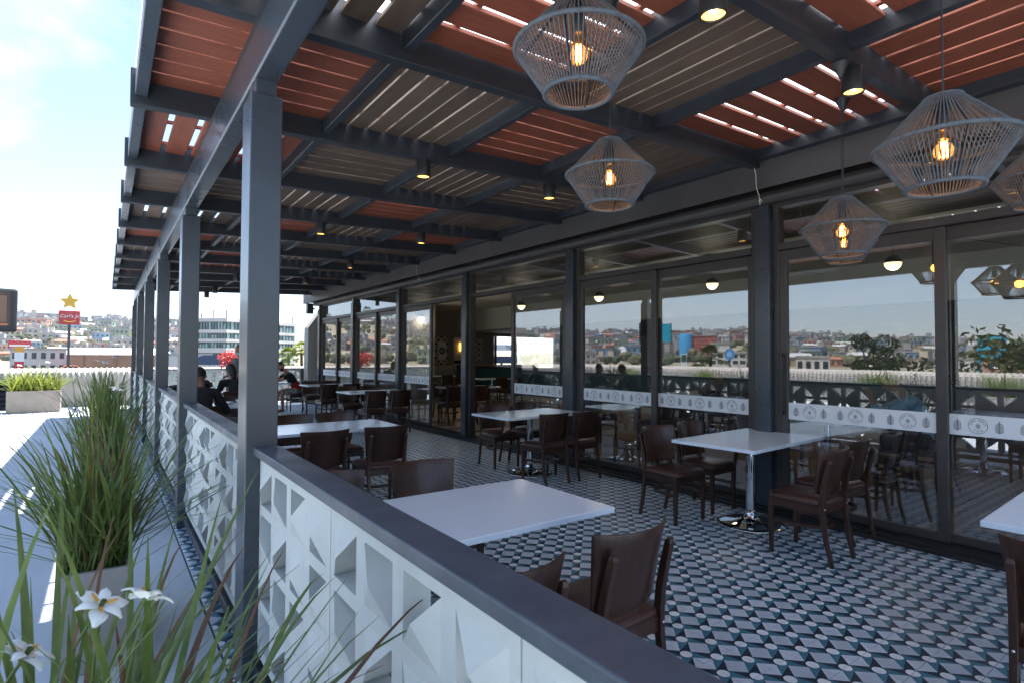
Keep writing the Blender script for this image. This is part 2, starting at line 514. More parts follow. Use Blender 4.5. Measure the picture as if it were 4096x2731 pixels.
# ================================================================== GROUND, PAVING, FLOOR
GROUND_Z = -2.2
def smooth(x):
    x = max(0, min(1, x)); return x*x*(3-2*x)
EL = [(-180,.3),(-100,.5),(-88,.75),(-76,.95),(-70,1.1),(-64,1.5),(-58,1.95),(-50,1.9),(-45,1.95),(-36,2.15),(-28,2.4),(-22,2.85),(-17,2.85),(-10,2.6),(-5,2.35),(0,2.15),(4,2.1),(7,1.7),(11,1.2),(16,.75),(20,.3),(30,.2),(180,.3)]
def el_at(a):
    for (a0,e0),(a1,e1) in zip(EL, EL[1:]):
        if a0 <= a <= a1: return e0+(e1-e0)*smooth((a-a0)/(a1-a0))
    return .3
CX = 4.0
def hill_z(x, y):
    dx = x-CX; r = math.hypot(dx, y); a = math.degrees(math.atan2(dx, y))
    H = 1.5 + 640*math.tan(rad(el_at(a))) - GROUND_Z
    n = mnoise.noise(Vector((x*.012, y*.012, 3.1)))*.5 + mnoise.noise(Vector((x*.035, y*.035, 7.7)))*.22
    t = smooth((r-190)/430)
    up = H*t*(1+.10*n) + 3.0*n*t
    if r > 640: up *= 1-.35*smooth((r-640)/600)
    return GROUND_Z + up
def terrain():
    mb = MB()
    azs = [i*2.0 for i in range(-60, 31)] + [i*10.0 for i in range(7, 24)]
    rs = [0,20,60,100,150,190,220,250,280,310,340,370,400,430,460,490,520,550,580,610,640,680,740,820,950,1200,1800,3000]
    vs = []
    for r in rs:
        for a in azs:
            x, y = CX + r*math.sin(rad(a)), r*math.cos(rad(a))
            vs.append((x, y, hill_z(x, y) if r < 1900 else GROUND_Z))
    n = len(azs); fs = []
    for i in range(len(rs)-1):
        for j in range(n):
            fs.append((i*n+j, i*n+(j+1)%n, (i+1)*n+(j+1)%n, (i+1)*n+j))
    mb.add(vs, fs, 0, True)
    m = P('dry_hillside', (.30,.235,.165), rough=.95, col2=(.14,.135,.075), vscale=.035, bump=.0)
    return tag(mb.build('terrain', m), kind='structure')
terrain()

def mountains():
    mb = MB(); n = 70; vs = []
    for i in range(n+1):
        a = -40 + 70*i/n
        e = 2.2 + 1.0*math.exp(-((a-3)/6.0)**2) + .55*math.exp(-((a+1.2)/1.8)**2) + .35*mnoise.noise(Vector((a*.35,1,2)))
        if a < -6: e -= .12*(-6-a)
        e = max(e, .6)
        for k, rr in enumerate((3600, 4300, 5200)):
            x, y = rr*math.sin(rad(a)), rr*math.cos(rad(a))
            vs.append((x, y, (GROUND_Z-20, 4300*math.tan(rad(e)), GROUND_Z-20)[k]))
    fs = []
    for i in range(n):
        for k in range(2):
            fs.append((i*3+k, i*3+k+1, (i+1)*3+k+1, (i+1)*3+k))
    mb.add(vs, fs, 0, True)
    tag(mb.build('mountains', P('far_mountain', (.20,.18,.15), rough=1, col2=(.13,.13,.10), vscale=.004)), kind='structure')
mountains()

# roof deck outside the railing: concrete with sawn joints
mb = MB()
mb.box(-9.3, 0.494, -14, 20.6, -.30, -.012)
mb.box(0.494, 16, 18.75, 20.6, -.30, -.012)
deck = tag(mb.build('pavement', M['concrete']), kind='structure')
for i in range(11):
    for j in range(3):
        y0 = -12 + i*3.0
        x1 = 0.49 - j*3.1
        b = MB(); b.box(x1-3.09, x1, y0, y0+2.99, -.012, 0.0)
        b.build('paving_slab', M['concrete'], deck)
mb = MB(); mb.box(-60, 60, -60, 130, -2.6, GROUND_Z+.25)
tag(mb.build('street', P('parking_asphalt', (.085,.082,.078), rough=.9, var=.15, vscale=.4, bump=.2)), kind='structure')

# patio floor: grout bed + one object per visible tile
T_ = .2107
mb = MB(); mb.box(.50, 5.15, -2.6, 18.75, -.16, -.004)
patio = tag(mb.build('patio_floor', M['grout']), kind='structure')
def tile_mesh(cells, name):
    g = .0012; me = bpy.data.meshes.new(name); vs, fs, uvs = [], [], []
    for (x, y) in cells:
        b = len(vs); x0,x1,y0,y1 = x+g, x+T_-g, y+g, y+T_-g
        e = .0012
        vs += [(x0,y0,-.004),(x1,y0,-.004),(x1,y1,-.004),(x0,y1,-.004),
               (x0+e,y0+e,0),(x1-e,y0+e,0),(x1-e,y1-e,0),(x0+e,y1-e,0)]
        for f in ((4,5,6,7),(0,1,5,4),(1,2,6,5),(2,3,7,6),(3,0,4,7)):
            fs.append([b+i for i in f])
            uvs += [((vs[b+i][0]-x)/T_, (vs[b+i][1]-y)/T_) for i in f]
    me.from_pydata(vs, [], fs)
    l = me.uv_layers.new(name='tile')
    for i, c in enumerate(uvs): l.data[i].uv = c
    me.materials.append(M['tile'])
    return me
X0, Y0 = .50, -2.6 + .06
nx, ny = 22, 101
cw = cam.matrix_world.inverted()
def in_view(p):
    q = cw @ Vector(p)
    if q.z > -.2: return None
    u, v = q.x/-q.z, q.y/-q.z
    return (abs(u) < .95 and abs(v) < .64), -q.z
near, rest = [], []
for i in range(nx):
    for j in range(ny):
        c = (X0+i*T_, Y0+j*T_)
        if c[0] > 5.12 or c[1] > 18.6: continue
        iv = in_view((c[0]+T_/2, c[1]+T_/2, 0))
        hid = c[0] < 1.45 and c[1] < 4.3      # behind the railing
        if iv and iv[0] and not hid: near.append((iv[1], c))
        else: rest.append(c)
near.sort()
tm = tile_mesh([(0,0)], 'tile')
for d, c in near[:300]:
    inst('tile', tm, patio, (c[0], c[1], 0))
rest += [c for d, c in near[300:]]
o = inst('tiles', tile_mesh(rest, 'tiles'), patio); o['kind'] = 'stuff'

# parapet round the roof deck
def parapet(name, label, x0, x1, y0, y1, along):
    th = thing(name, label, 'parapet', ((x0+x1)/2, (y0+y1)/2, 0), 0, 'parapets round the roof deck')
    cx, cy = (x0+x1)/2, (y0+y1)/2
    b = MB(); b.box(x0-cx, x1-cx, y0-cy, y1-cy, -2.4, .74)
    b.build('wall', M['precast'], th, bevel=.01)
    b = MB()
    if along == 'Y':
        L0, L1 = y0-cy, y1-cy; w = x1-cx
        prof = [(w-.55,.74),(w+.18,.74),(w+.20,.98),(w+.02,1.09),(w-.55,1.03)]
        vs = [(p[0],L0,p[1]) for p in prof]+[(p[0],L1,p[1]) for p in prof]
    else:
        L0, L1 = x0-cx, x1-cx; w = y0-cy
        prof = [(w+.55,.74),(w-.18,.74),(w-.20,.98),(w-.02,1.09),(w+.55,1.03)]
        vs = [(L0,p[0],p[1]) for p in prof]+[(L1,p[0],p[1]) for p in prof]
    n = 5
    b.add(vs, [(0,1,2,3,4),(9,8,7,6,5)]+[(i,(i+1)%n,n+(i+1)%n,n+i) for i in range(n)])
    b.build('coping', M['precast'], th)
    b = MB(); k = int((L1-L0)/.13)
    for i in range(k):
        s = L0+.065+i*.13
        pts = [(w+.175,.72),(w+.195,.84),(w+.20,.965),(w+.02,1.075),(w-.35,1.045)] if along == 'Y' else [(w-.175,.72),(w-.195,.84),(w-.20,.965),(w-.02,1.075),(w+.35,1.045)]
        P3 = [(p[0], s, p[1]) if along == 'Y' else (s, p[0], p[1]) for p in pts]
        b.tube(P3, .042, 6)
    f = b.build('fluting', M['precast'], th); f['kind'] = 'stuff'
    return th
parapet('parapet_wall', 'long fluted concrete parapet with pale coping along the open roof deck', -9.6, -9.0, -14, 20.2, 'Y')
parapet('parapet_wall', 'fluted concrete parapet running behind the far end of the terrace', -9.0, 16, 20.2, 20.8, 'X')

# louvred screen standing before the far parapet
th = thing('louvre_screen', 'dark grey louvred vent screen in front of the far parapet', 'louvre', (-3.2, 19.75, 0))
b = MB()
b.box(-2.2,-2.12,-.10,.10,0,.80); b.box(1.62,1.70,-.10,.10,0,.80); b.box(-2.12,1.62,-.10,.10,.76,.80)
b.build('frame', M['steel'], th)
for i in range(6):
    b = MB(); b.box(-2.12, 1.62, -.09, .09, -.006, .006)
    o = b.build('slat', M['steel'], th, loc=(0,0,.10+i*.125)); o.rotation_euler = (rad(38),0,0)
b = MB(); b.box(-2.12,1.62,.11,.14,0,.80); b.build('back_panel', M['black_metal'], th)

# ================================================================== RESTAURANT BUILDING
XC = 5.2346; COLY = [2.9024+2.8497*i for i in range(-2, 6)]        # near faces, Y
bld = thing('restaurant_building', 'grey framed restaurant with a long wall of sliding glass doors', 'restaurant', (XC, 2.9, 0))
def B_(b, name, m, parent=bld, bevel=0, seg=2):
    o = b.build(name, m, None, bevel=bevel, seg=seg)
    o.parent = parent
    o.matrix_parent_inverse = Matrix.Translation(-Vector(bld.location)) if parent is bld else Matrix()
    if parent is bld:
        o.matrix_parent_inverse = Matrix(); o.location = -Vector(bld.location)
    return o
for y in COLY:
    b = MB()
    b.box(XC, XC+.17, y, y+.155, 0, 2.87)
    b.box(XC+.02, XC+.15, y+.02, y+.135, 2.87, 3.0)
    B_(b, 'column', M['steel_post'], bevel=.006)
YB0, YB1 = -2.9, 17.45
# lintel with rounded nose, soffit strip, fascia, roof
b = MB(); n = 8
pr_ = [(5.50,3.0),(5.19,3.0)]+[(5.19-.03*math.sin(math.pi*i/n), 3.0+.105*i/n) for i in range(1,n)]+[(5.19,3.105),(5.50,3.105)]
k = len(pr_)
b.add([(p[0],YB0,p[1]) for p in pr_]+[(p[0],YB1+.1,p[1]) for p in pr_], [tuple(range(k)),tuple(reversed(range(k,2*k)))]+[(i,k+i,k+(i+1)%k,(i+1)%k) for i in range(k)])
B_(b, 'lintel', M['fascia'])
b = MB(); b.box(5.055, 5.50, YB0, YB1+.3, 3.108, 3.16); B_(b, 'soffit', M['frame_dark'])
for y0, y1 in ((YB0, 1.2), (1.203, 7.4), (7.403, 13.1), (13.103, 18.05)):
    b = MB(); b.box(5.0, 5.052, y0, y1, 3.09, 3.60)
    b.box(4.995, 5.06, y0, y1, 3.09, 3.10)
    B_(b, 'fascia', M['fascia'])
b = MB(); b.box(5.06, 22, YB0, 18.0, 3.62, 3.80); B_(b, 'roof', M['precast'])
# concrete fin at the far end
fin = thing('concrete_fin', 'exposed aggregate concrete fin with a sloped top at the terrace corner', 'concrete fin', (5.35, 18.35, 0))
b = MB()
pf = [(-.16,0),(-.16,2.36),(.30,3.0),(.75,3.0),(.75,0)]
b.add([(p[0],-.22,p[1]) for p in pf]+[(p[0],.22,p[1]) for p in pf], [(0,1,2,3,4),(9,8,7,6,5)]+[(i,5+i,5+(i+1)%5,(i+1)%5) for i in range(5)])
b.build('fin', P('pebble_concrete', (.42,.39,.35), rough=.95, col2=(.22,.20,.18), vscale=90, bump=1.0, bscale=110), fin, weld=True, bevel=.012)
spk = thing('wall_speaker', 'dark box lamp fixed under the end of the fascia', 'wall lamp', (5.12, 17.75, 2.93))
b = MB(); b.box(-.09,.09,-.09,.09,-.16,.16); b.build('housing', M['steel'], spk, bevel=.008)
b = MB(); b.box(.09,.16,-.03,.03,-.02,.02); b.build('bracket', M['steel'], spk)

# threshold track
b = MB()
b.box(5.13, 5.50, YB0, YB1, 0.001, .028); b.box(5.19, 5.50, YB0, YB1, .028, .05)
for xx in (5.24, 5.30, 5.36, 5.42): b.box(xx, xx+.012, YB0, YB1, .05, .064)
B_(b, 'threshold', M['frame_dark'])

# glazing per bay
def ring_frame(b, x0, x1, y0, y1, z0, z1, w, wz=None, wt=None):
    wz = wz or w; wt = wt or w
    b.box(x0,x1,y0,y0+w,z0,z1); b.box(x0,x1,y1-w,y1,z0,z1)
    b.box(x0,x1,y0+w,y1-w,z0,z0+wz); b.box(x0,x1,y0+w,y1-w,z1-wt,z1)
def leafmark(b, y, z, h, w, x):
    """fern-like mark: stem with five pairs of slanted strokes, in the plane X = x"""
    t = h*.045
    b.box(x-.0004, x+.0004, y-t/2, y+t/2, z-h*.5, z+h*.5)
    for i in range(5):
        zz_ = z-h*.46+i*h*.17
        ww = w*.5*(1-.10*abs(i-1.2)) if i < 4 else w*.26
        for s in (-1,1):
            vs = []
            for q in (0,1):
                yy, z_ = y+s*ww*q, zz_+ww*.62*q
                vs += [(yy,z_-t*.75),(yy,z_+t*.75)]
            b.add([(x-.0004,v[0],v[1]) for v in (vs[0],vs[2],vs[3],vs[1])], [(0,1,2,3)])
LET = {}
def letter(ch):
    if ch in LET: return LET[ch]
    cu = bpy.data.curves.new('let','FONT'); cu.body = ch; cu.size = 1; cu.align_x = 'CENTER'; cu.align_y = 'CENTER'
    cu.resolution_u = 2
    o = bpy.data.objects.new('let', cu); COL.objects.link(o)
    dg = bpy.context.evaluated_depsgraph_get()
    me = bpy.data.meshes.new_from_object(o.evaluated_get(dg))
    r = ([v.co.copy() for v in me.vertices], [tuple(p.vertices) for p in me.polygons])
    bpy.data.objects.remove(o); bpy.data.meshes.remove(me)
    LET[ch] = r
    return r
def emblem(b, y, z, R_, x):
    """ring with PLAZA CAFE over GHT, printed to be read from indoors"""
    n = 40
    for (r0, r1) in ((R_*.95, R_),):
        vs = []
        for i in range(n):
            a = 2*math.pi*i/n
            vs += [(x, y+r0*math.cos(a), z+r0*math.sin(a)), (x, y+r1*math.cos(a), z+r1*math.sin(a))]
        b.add(vs, [(2*i,2*i+1,2*((i+1)%n)+1,2*((i+1)%n)) for i in range(n)])
    def arc(txt, a0, a1, rr, top, size):
        for i, ch in enumerate(txt):
            if ch == ' ': continue
            a = rad(a0+(a1-a0)*i/(len(txt)-1))
            vs, fs = letter(ch)
            # reader stands indoors (at +X looking -X): reader's right is +Y ; outdoors it reads mirrored
            rot = a-math.pi/2 if top else a+math.pi/2
            c, s_ = math.cos(rot), math.sin(rot)
            out = []
            for p in vs:
                u, w = p.x*size, p.y*size
                out.append((x, y+(rr*math.cos(a)+u*c-w*s_), z+(rr*math.sin(a)+u*s_+w*c)))
            b.add(out, fs)
    arc('PLAZA CAFE', 168, 12, R_*.72, True, R_*.36)
    arc('GHT', 238, 302, R_*.70, False, R_*.36)
    leafmark(b, y, z-.02*R_, R_*.66, R_*.55, x)
def door(yA, yB, xg, label, handle=False, w=(.075,.075)):
    """one sliding leaf between yA<yB, glass in the plane X = xg"""
    th = thing('sliding_door', label, 'glass door', (xg, (yA+yB)/2, .064), 0, 'sliding glass door leaves')
    cy = (yA+yB)/2; y0, y1 = yA-cy, yB-cy; z0, z1 = 0, 2.535-.064
    b = MB(); ring_frame(b, -.022, .022, y0, y1, z0, z1, .075, .066, .10)
    b.build('frame', M['frame'], th, bevel=.003, seg=1)
    b = MB(); g0, g1, h0, h1 = y0+.075, y1-.075, .066, z1-.10
    b.add([(0,g0,h0),(0,g1,h0),(0,g1,h1),(0,g0,h1)], [(0,1,2,3)])
    b.build('pane', M['glass'], th)
    b = MB(); bz0, bz1 = .905-.064, 1.065-.064
    b.add([(-.004,g0,bz0),(-.004,g1,bz0),(-.004,g1,bz1),(-.004,g0,bz1)], [(0,3,2,1)])
    band = b.build('frosted_band', M['frost'], th)
    b = MB(); L_ = g1-g0; nU = 3; st = L_/nU; zc = (bz0+bz1)/2
    for i in range(nU):
        yc = g0+st*(i+.5)
        emblem(b, yc, zc, .060, -.0055)
        leafmark(b, yc-st*.32, zc, .092, .055, -.0055); leafmark(b, yc+st*.32, zc, .092, .055, -.0055)
    b.build('print', M['frost_print'], band)
    if handle:
        b = MB(); yy = y1-.035
        b.box(-.075,-.055, yy-.012, yy+.012, .88, 1.48)
        for zz_ in (.90, 1.44): b.box(-.058,-.018, yy-.010, yy+.010, zz_, zz_+.022)
        b.build('handle', M['black_metal'], th, bevel=.003)
    return th
NM = ['nearest bay beside the right table', 'bay beside the table near the window wall', 'bay with the open doorway', 'bay beyond the open doorway', 'fifth bay along the wall', 'last bay at the far end']
for i in range(len(COLY)-1):
    ya, yb = COLY[i]+.155, COLY[i+1]
    # jamb, transom bar, transom pane
    b = MB()
    b.box(5.30, 5.42, ya, ya+.07, .064, 3.0); b.box(5.30, 5.42, yb-.055, yb, .064, 3.0)
    b.box(5.29, 5.43, ya+.07, yb-.055, 2.538, 2.606); b.box(5.29, 5.43, ya+.07, yb-.055, 2.964, 3.0)
    B_(b, 'transom_frame', M['frame'], bevel=.004, seg=1)
    b = MB(); b.add([(5.35,ya+.07,2.606),(5.35,yb-.055,2.606),(5.35,yb-.055,2.964),(5.35,ya+.07,2.964)], [(0,1,2,3)])
    B_(b, 'transom_pane', M['glass'])
    y0, y1 = ya+.07, yb-.055; ym = (y0+y1)/2
    nm = ['bay out of sight behind the camera'] + NM if len(COLY) == 9 else None
    lab = {0:'behind the camera', 1:'beside the nearest table by the glass wall', 2:'between the right table and the doorway table', 3:'of the doorway bay', 4:'of the bay beyond the open doorway', 5:'of the bay behind the middle row of chairs', 6:'of the last bay at the far end'}[i]
    if i == 3:      # far half slid open
        door(y0, ym+.05, 5.335, 'closed glass door leaf right of the open doorway')
    elif i == 4:    # near half open
        door(ym-.05, y1, 5.335, 'glass door leaf slid shut on the far side of the open doorway')
    else:
        door(ym-.05, y1, 5.335, 'far glass door leaf ' + lab, handle=(i == 1))
        door(y0, ym+.05, 5.375, 'near glass door leaf ' + lab)

# ---- indoors
fl = tag(MB().build('indoor_floor', M['indoor_wood']), kind='structure')
bpy.data.objects.remove(fl, do_unlink=True)
b = MB(); b.box(5.50, 22, -3.2, 17.6, -.16, .018); b.box(9.2, 22, 17.6, 20.6, -.16, .018)
ifl = tag(b.build('floor', M['grout']), kind='structure')
pm = MB(); pm.box(0, 1.19, 0, .292, 0, .024); pmesh = pm.mesh('plank', M['indoor_wood'])
cnt = 0; far_planks = MB()
for i in range(60):
    for j in range(13):
        x = 5.51+j*1.2 + (.6 if i % 2 else 0); y = -2.6+i*.3
        if y > 17.2: continue
        if x > 20: continue
        iv = in_view((x, y, 0))
        if iv and iv[0] and x < 9.2 and cnt < 200:
            cnt += 1; inst('plank', pmesh, ifl, (x, y, 0))
        else: far_planks.box(x, x+1.19, y, y+.292, 0, .024)
o = far_planks.build('planks', M['indoor_wood'], ifl); o['kind'] = 'stuff'
b = MB(); b.box(8.25, 12, YB0, 20.4, 3.32, 3.40); B_(b, 'ceiling', M['ceiling'])
b = MB(); b.box(5.45, 8.25, YB0, 17.5, 3.28, 3.40); B_(b, 'added_dark_ceiling', M['painted_reflection'])  # added dark ceiling strip, makes the transom panes look dark from outside
b = MB(); b.box(12, 12.2, YB0, 20.4, 2.52, 3.6); B_(b, 'bulkhead', M['ceiling'])
b = MB(); b.box(12.2, 22, YB0, 20.4, 2.50, 2.6); B_(b, 'lower_ceiling', M['indoor_wall'])
b = MB(); b.box(21.8, 22, YB0, 20.6, 0, 3.6); B_(b, 'back_wall', M['indoor_wall'])
b = MB(); b.box(5.45, 22, YB0-.3, YB0-.05, 0, 3.6); B_(b, 'side_wall', M['indoor_wall'])
b = MB(); b.box(9.2, 13.9, 20.4, 20.6, 0, 3.6); b.box(9.2, 9.4, 17.62, 20.4, 0, 3.6); b.box(5.50, 9.4, 17.5, 17.62, 0, 3.6); b.box(13.9, 22, 20.4, 20.6, 0, .95); b.box(13.9, 22, 20.4, 20.6, 2.35, 3.6); b.box(17.5,22,20.4,20.6,.95,2.35)
B_(b, 'end_wall', M['indoor_wall'])
b = MB(); b.box(9.41, 13.9, 20.33, 20.398, .02, 1.0); B_(b, 'wainscot', M['wainscot'])
M['red_post'] = P('red_post', (.22,.05,.035), rough=.5)
for xx in (13.9, 15.0):
    b = MB(); b.box(xx,xx+.1,20.33,20.39,.95,2.35); B_(b, 'window_post', M['red_post'])
# air grille on the ceiling
b = MB()
for i in range(9): b.box(6.2+i*.05, 6.225+i*.05, 4.2, 6.0, 3.30, 3.319)
B_(b, 'air_grille', M['black_metal'])
# patterned panels hung on the end wall / column
def pattern_panel(x0, z0, nx_, nz_, s, y, label):
    th = thing('tile_panel', label, 'wall panel', (x0+nx_*s/2, y, z0+nz_*s/2))
    b = MB(); b.box(-nx_*s/2, nx_*s/2, -.02, 0, -nz_*s/2, nz_*s/2); b.build('backing', M['black_plate'], th)
    m = MB(); m.prism([(math.cos(rad(22.5+45*k))*s*.50, math.sin(rad(22.5+45*k))*s*.50) for k in range(8)], 0, .012, 0)
    m.prism([(math.cos(rad(22.5+45*k))*s*.24, math.sin(rad(22.5+45*k))*s*.24) for k in range(8)], .012, .018, 1)
    me = m.mesh('tile', [M['skirt'], M['wainscot']])
    for i in range(nx_):
        for j in range(nz_):
            inst('tile', me, th, (-nx_*s/2+s*(i+.5), -.02, -nz_*s/2+s*(j+.5)), (rad(90),0,0))
pattern_panel(10.95, 1.12, 2, 4, .29, 20.395, 'black and cream octagon tile panel with a white notice')
pattern_panel(12.85, 1.30, 2, 4, .24, 20.395, 'darker octagon tile panel deep inside beside the window')
th = thing('restroom_notice', 'white notice with a blue octagon holding three bars', 'notice', (11.24, 20.33, 1.70))
b = MB(); b.box(-.17,.17,-.02,0,-.36,.36); b.build('board', M['white'], th)
b = MB(); b.prism([(math.cos(rad(22.5+45*k))*.15, math.sin(rad(22.5+45*k))*.15) for k in range(8)], .021, .026, 0, Matrix.Rotation(rad(90),4,'X')); b.build('emblem', M['navy'], th)
for s in (-.055,0,.055):
    b = MB(); b.box(s-.012,s+.012,-.034,-.027,-.06,.06); b.build('bar', M['white'], th)
th = thing('framed_niche', 'lit wall niche with two glowing sconces above a dark shelf', 'niche', (12.15, 20.33, 1.6))
b = MB(); b.box(-.35,.35,-.03,.05,-.55,.65); b.build('niche_back', M['skirt'], th)
for s in (-.07,.07):
    b = MB(); b.box(s-.02,s+.02,-.09,-.03,.10,.42); b.build('sconce', M['down_lens'], th)
b = MB(); b.box(-.35,.35,-.2,-.03,-.42,-.30); b.build('shelf', M['black_plate'], th)
# teal booth divider with dark rail
bd = thing('booth_divider', 'long teal booth divider with white skirting and a dark top rail', 'divider', (11.5, 12, 0))
b = MB(); b.box(-.09,.09,-9,7.4,.18,1.05); b.build('panel', M['teal'], bd)
b = MB(); b.box(-.105,.105,-9,7.4,.02,.18); b.build('skirting', M['skirt'], bd)
b = MB(); b.box(-.12,.12,-9,7.4,1.05,1.12); b.build('top_rail', M['dark_wood_rail'], bd, bevel=.01)
ct = thing('bar_counter', 'dark bar counter at the back of the dining room', 'counter', (17.5, 9, 0))
b = MB(); b.box(-.4,.4,-8,8,.02,1.05); b.build('front', M['wainscot'], ct)
b = MB(); b.box(-.5,.5,-8.1,8.1,1.05,1.11); b.build('top', M['dark_wood_rail'], ct)

# ================================================================== PERGOLA
SL = (3.2935-3.1013)/(4.9966-.0943)
SANG = -math.atan(SL)
def zb(x): return 3.1013 + SL*(x-.0943)
YB = [2.8561+1.4248*i for i in range(-2, 11)]      # near bottom edge of each cross beam
XR = .52; POSTY = [2.7676+2.8497*i for i in range(-1, 6)]
POSTY[0] = -.42
per = thing('pergola', 'charcoal steel pergola with red and brown slats over the terrace', 'pergola', (XR, 2.77, 0))
def PG(b, name, m, bevel=0.0, seg=1):
    o = b.build(name, m, per, bevel=bevel, seg=seg); o.location = (-XR, -2.77, 0); return o
for y in POSTY:
    b = MB()
    b.box(XR, XR+.14, y, y+.19, 0, 2.72)
    b.box(XR+.022, XR+.118, y+.022, y+.168, 2.72, 2.803)
    PG(b, 'post', M['steel_post'], .005, 2)
b = MB(); b.box(.538,.645,-2.2,17.22,2.80,3.03); PG(b, 'long_beam', M['steel_post'], .012, 3)
b = MB(); b.box(.556,.627,-2.2,17.20,3.03,3.118); PG(b, 'long_beam', M['steel'])
for i, y in enumerate(YB):
    b = MB()
    x0, x1 = .0943, 4.9966
    vs = [(x0,y,zb(x0)),(x1,y,zb(x1)),(x1,y+.075,zb(x1)),(x0,y+.075,zb(x0))]
    vs += [(v[0],v[1],v[2]+.235) for v in vs]
    b.add(vs, [(0,3,2,1),(4,5,6,7),(0,1,5,4),(1,2,6,5),(2,3,7,6),(3,0,4,7)])
    PG(b, 'cross_beam', M['steel'], .006, 2)
PX = [(.118,.188),(1.31,1.365),(2.395,2.45),(3.445,3.50),(4.90,4.985)]
for i in range(len(YB)-1):
    y0, y1 = YB[i]+.0755, YB[i+1]-.0005
    for k, (xa, xb) in enumerate(PX):
        z = zb((xa+xb)/2)
        b = MB(); b.box(xa, xb, y0, y1, z+.055, z+.20)
        PG(b, 'purlin' if k else 'edge_rail', M['steel_post' if k == 0 else 'steel'], .004)
# slats: direction and colour of each bay (row = bay from the near end, column = from the railing)
#  R red, B brown, capital letter = boards along X, small = along Y ; o = open joints
BAYS = {0:'Rb Ro Ro ro', 1:'bo Ro by Ro', 2:'Rc by Rc by', 3:'ro Bc by Bc', 4:'Bc by Rc by', 5:'bo Rc by Rc', 6:'Rc by Bc by',
        7:'by Rc by Bc', 8:'Bc ry Bc by', 9:'ry Bc by Rc', 10:'by Rc by Bc', 11:'Bc by Rc by'}
SM = {}
def slat_mesh(L_, W_, mat):
    k = (round(L_,3), round(W_,3), mat)
    if k in SM: return SM[k]
    h, e = .025, .004
    pf_ = [(-W_/2+e,0),(W_/2-e,0),(W_/2,e),(W_/2,h),(-W_/2,h),(-W_/2,e)]
    b = MB(); n = 6
    b.add([(0,p[0],p[1]) for p in pf_]+[(L_,p[0],p[1]) for p in pf_],
          [(5,4,3,2,1,0),(6,7,8,9,10,11)]+[(j,(j+1)%n,n+(j+1)%n,n+j) for j in range(n)])
    SM[k] = b.mesh('slat', M[mat]); return SM[k]
far_slats = {'red_wood':MB(), 'brown_wood':MB()}
n_slat = 0
order = sorted(range(12), key=lambda i: abs(i-1.2))
for i in order:
    y0, y1 = YB[i]+.078, YB[i+1]-.003
    for k, code in enumerate(BAYS[i].split()):
        xa, xb = PX[k][1]+.002, PX[k+1][0]-.002
        mat = 'red_wood' if code[0] in 'Rr' else 'brown_wood'
        alongX = code[0].isupper(); opn = code[1] == 'o'
        gap = .042 if opn else .019
        span = (y1-y0) if alongX else (xb-xa)
        n = 6 if opn else 7
        w = (span - gap*(n-1) - .012)/n
        for j in range(n):
            c = .006 + w/2 + j*(w+gap)
            jit = rnd.uniform(-.003,.003)
            if alongX:
                p0 = (xa, y0+c+jit, zb(xa)+.150); L_ = xb-xa; rot = (0, SANG, 0)
            else:
                x = xa+c+jit; p0 = (x, y0, zb(x)+.150); L_ = y1-y0; rot = (0, 0, rad(90))
            if n_slat < 290:
                n_slat += 1
                inst('slat', slat_mesh(L_, w, mat), per, (p0[0]-XR, p0[1]-2.77, p0[2]), rot)
            else:
                me = slat_mesh(L_, w, mat); T = Matrix.Translation((p0[0]-XR, p0[1]-2.77, p0[2])) @ Matrix.Rotation(rot[2],4,'Z') @ Matrix.Rotation(rot[1],4,'Y')
                far_slats[mat].add([v.co for v in me.vertices], [tuple(p.vertices) for p in me.polygons], 0, False, T)
        bt = MB()
        # cross battens under the sheet break the bright joints into dashes
        for q in range(3 if opn else 2):
            f = (q+.6+rnd.uniform(-.1,.1))/(3 if opn else 2)
            if alongX: x = xa+(xb-xa)*f; bt.bar((x, y0, zb(x)+.186), (x, y1, zb(x)+.186), .035, .02)
            else: y = y0+(y1-y0)*f; bt.bar((xa, y, zb(xa)+.186), (xb, y, zb(xb)+.186), .035, .02)
        o = PG(bt, 'cross_battens', M[mat]); o['kind'] = 'stuff'
for i in range(12):                      # opal sheets lie on the beams over each bay
    xa = PX[1][0] if i in (3, 5) else PX[0][0]
    b = MB(); y0, y1 = YB[i]+.04, YB[i+1]+.035
    vs = [(xa,y0,zb(xa)+.238),(4.98,y0,zb(4.98)+.238),(4.98,y1,zb(4.98)+.238),(xa,y1,zb(xa)+.238)]
    vs += [(v[0],v[1],v[2]+.006) for v in vs]
    b.add(vs, [(4,5,6,7)])
    PG(b, 'roof_sheet', M['sheet'])
for kx, b in far_slats.items():
    if b.v:
        o = b.build('slats', M[kx], per); o['kind'] = 'stuff'

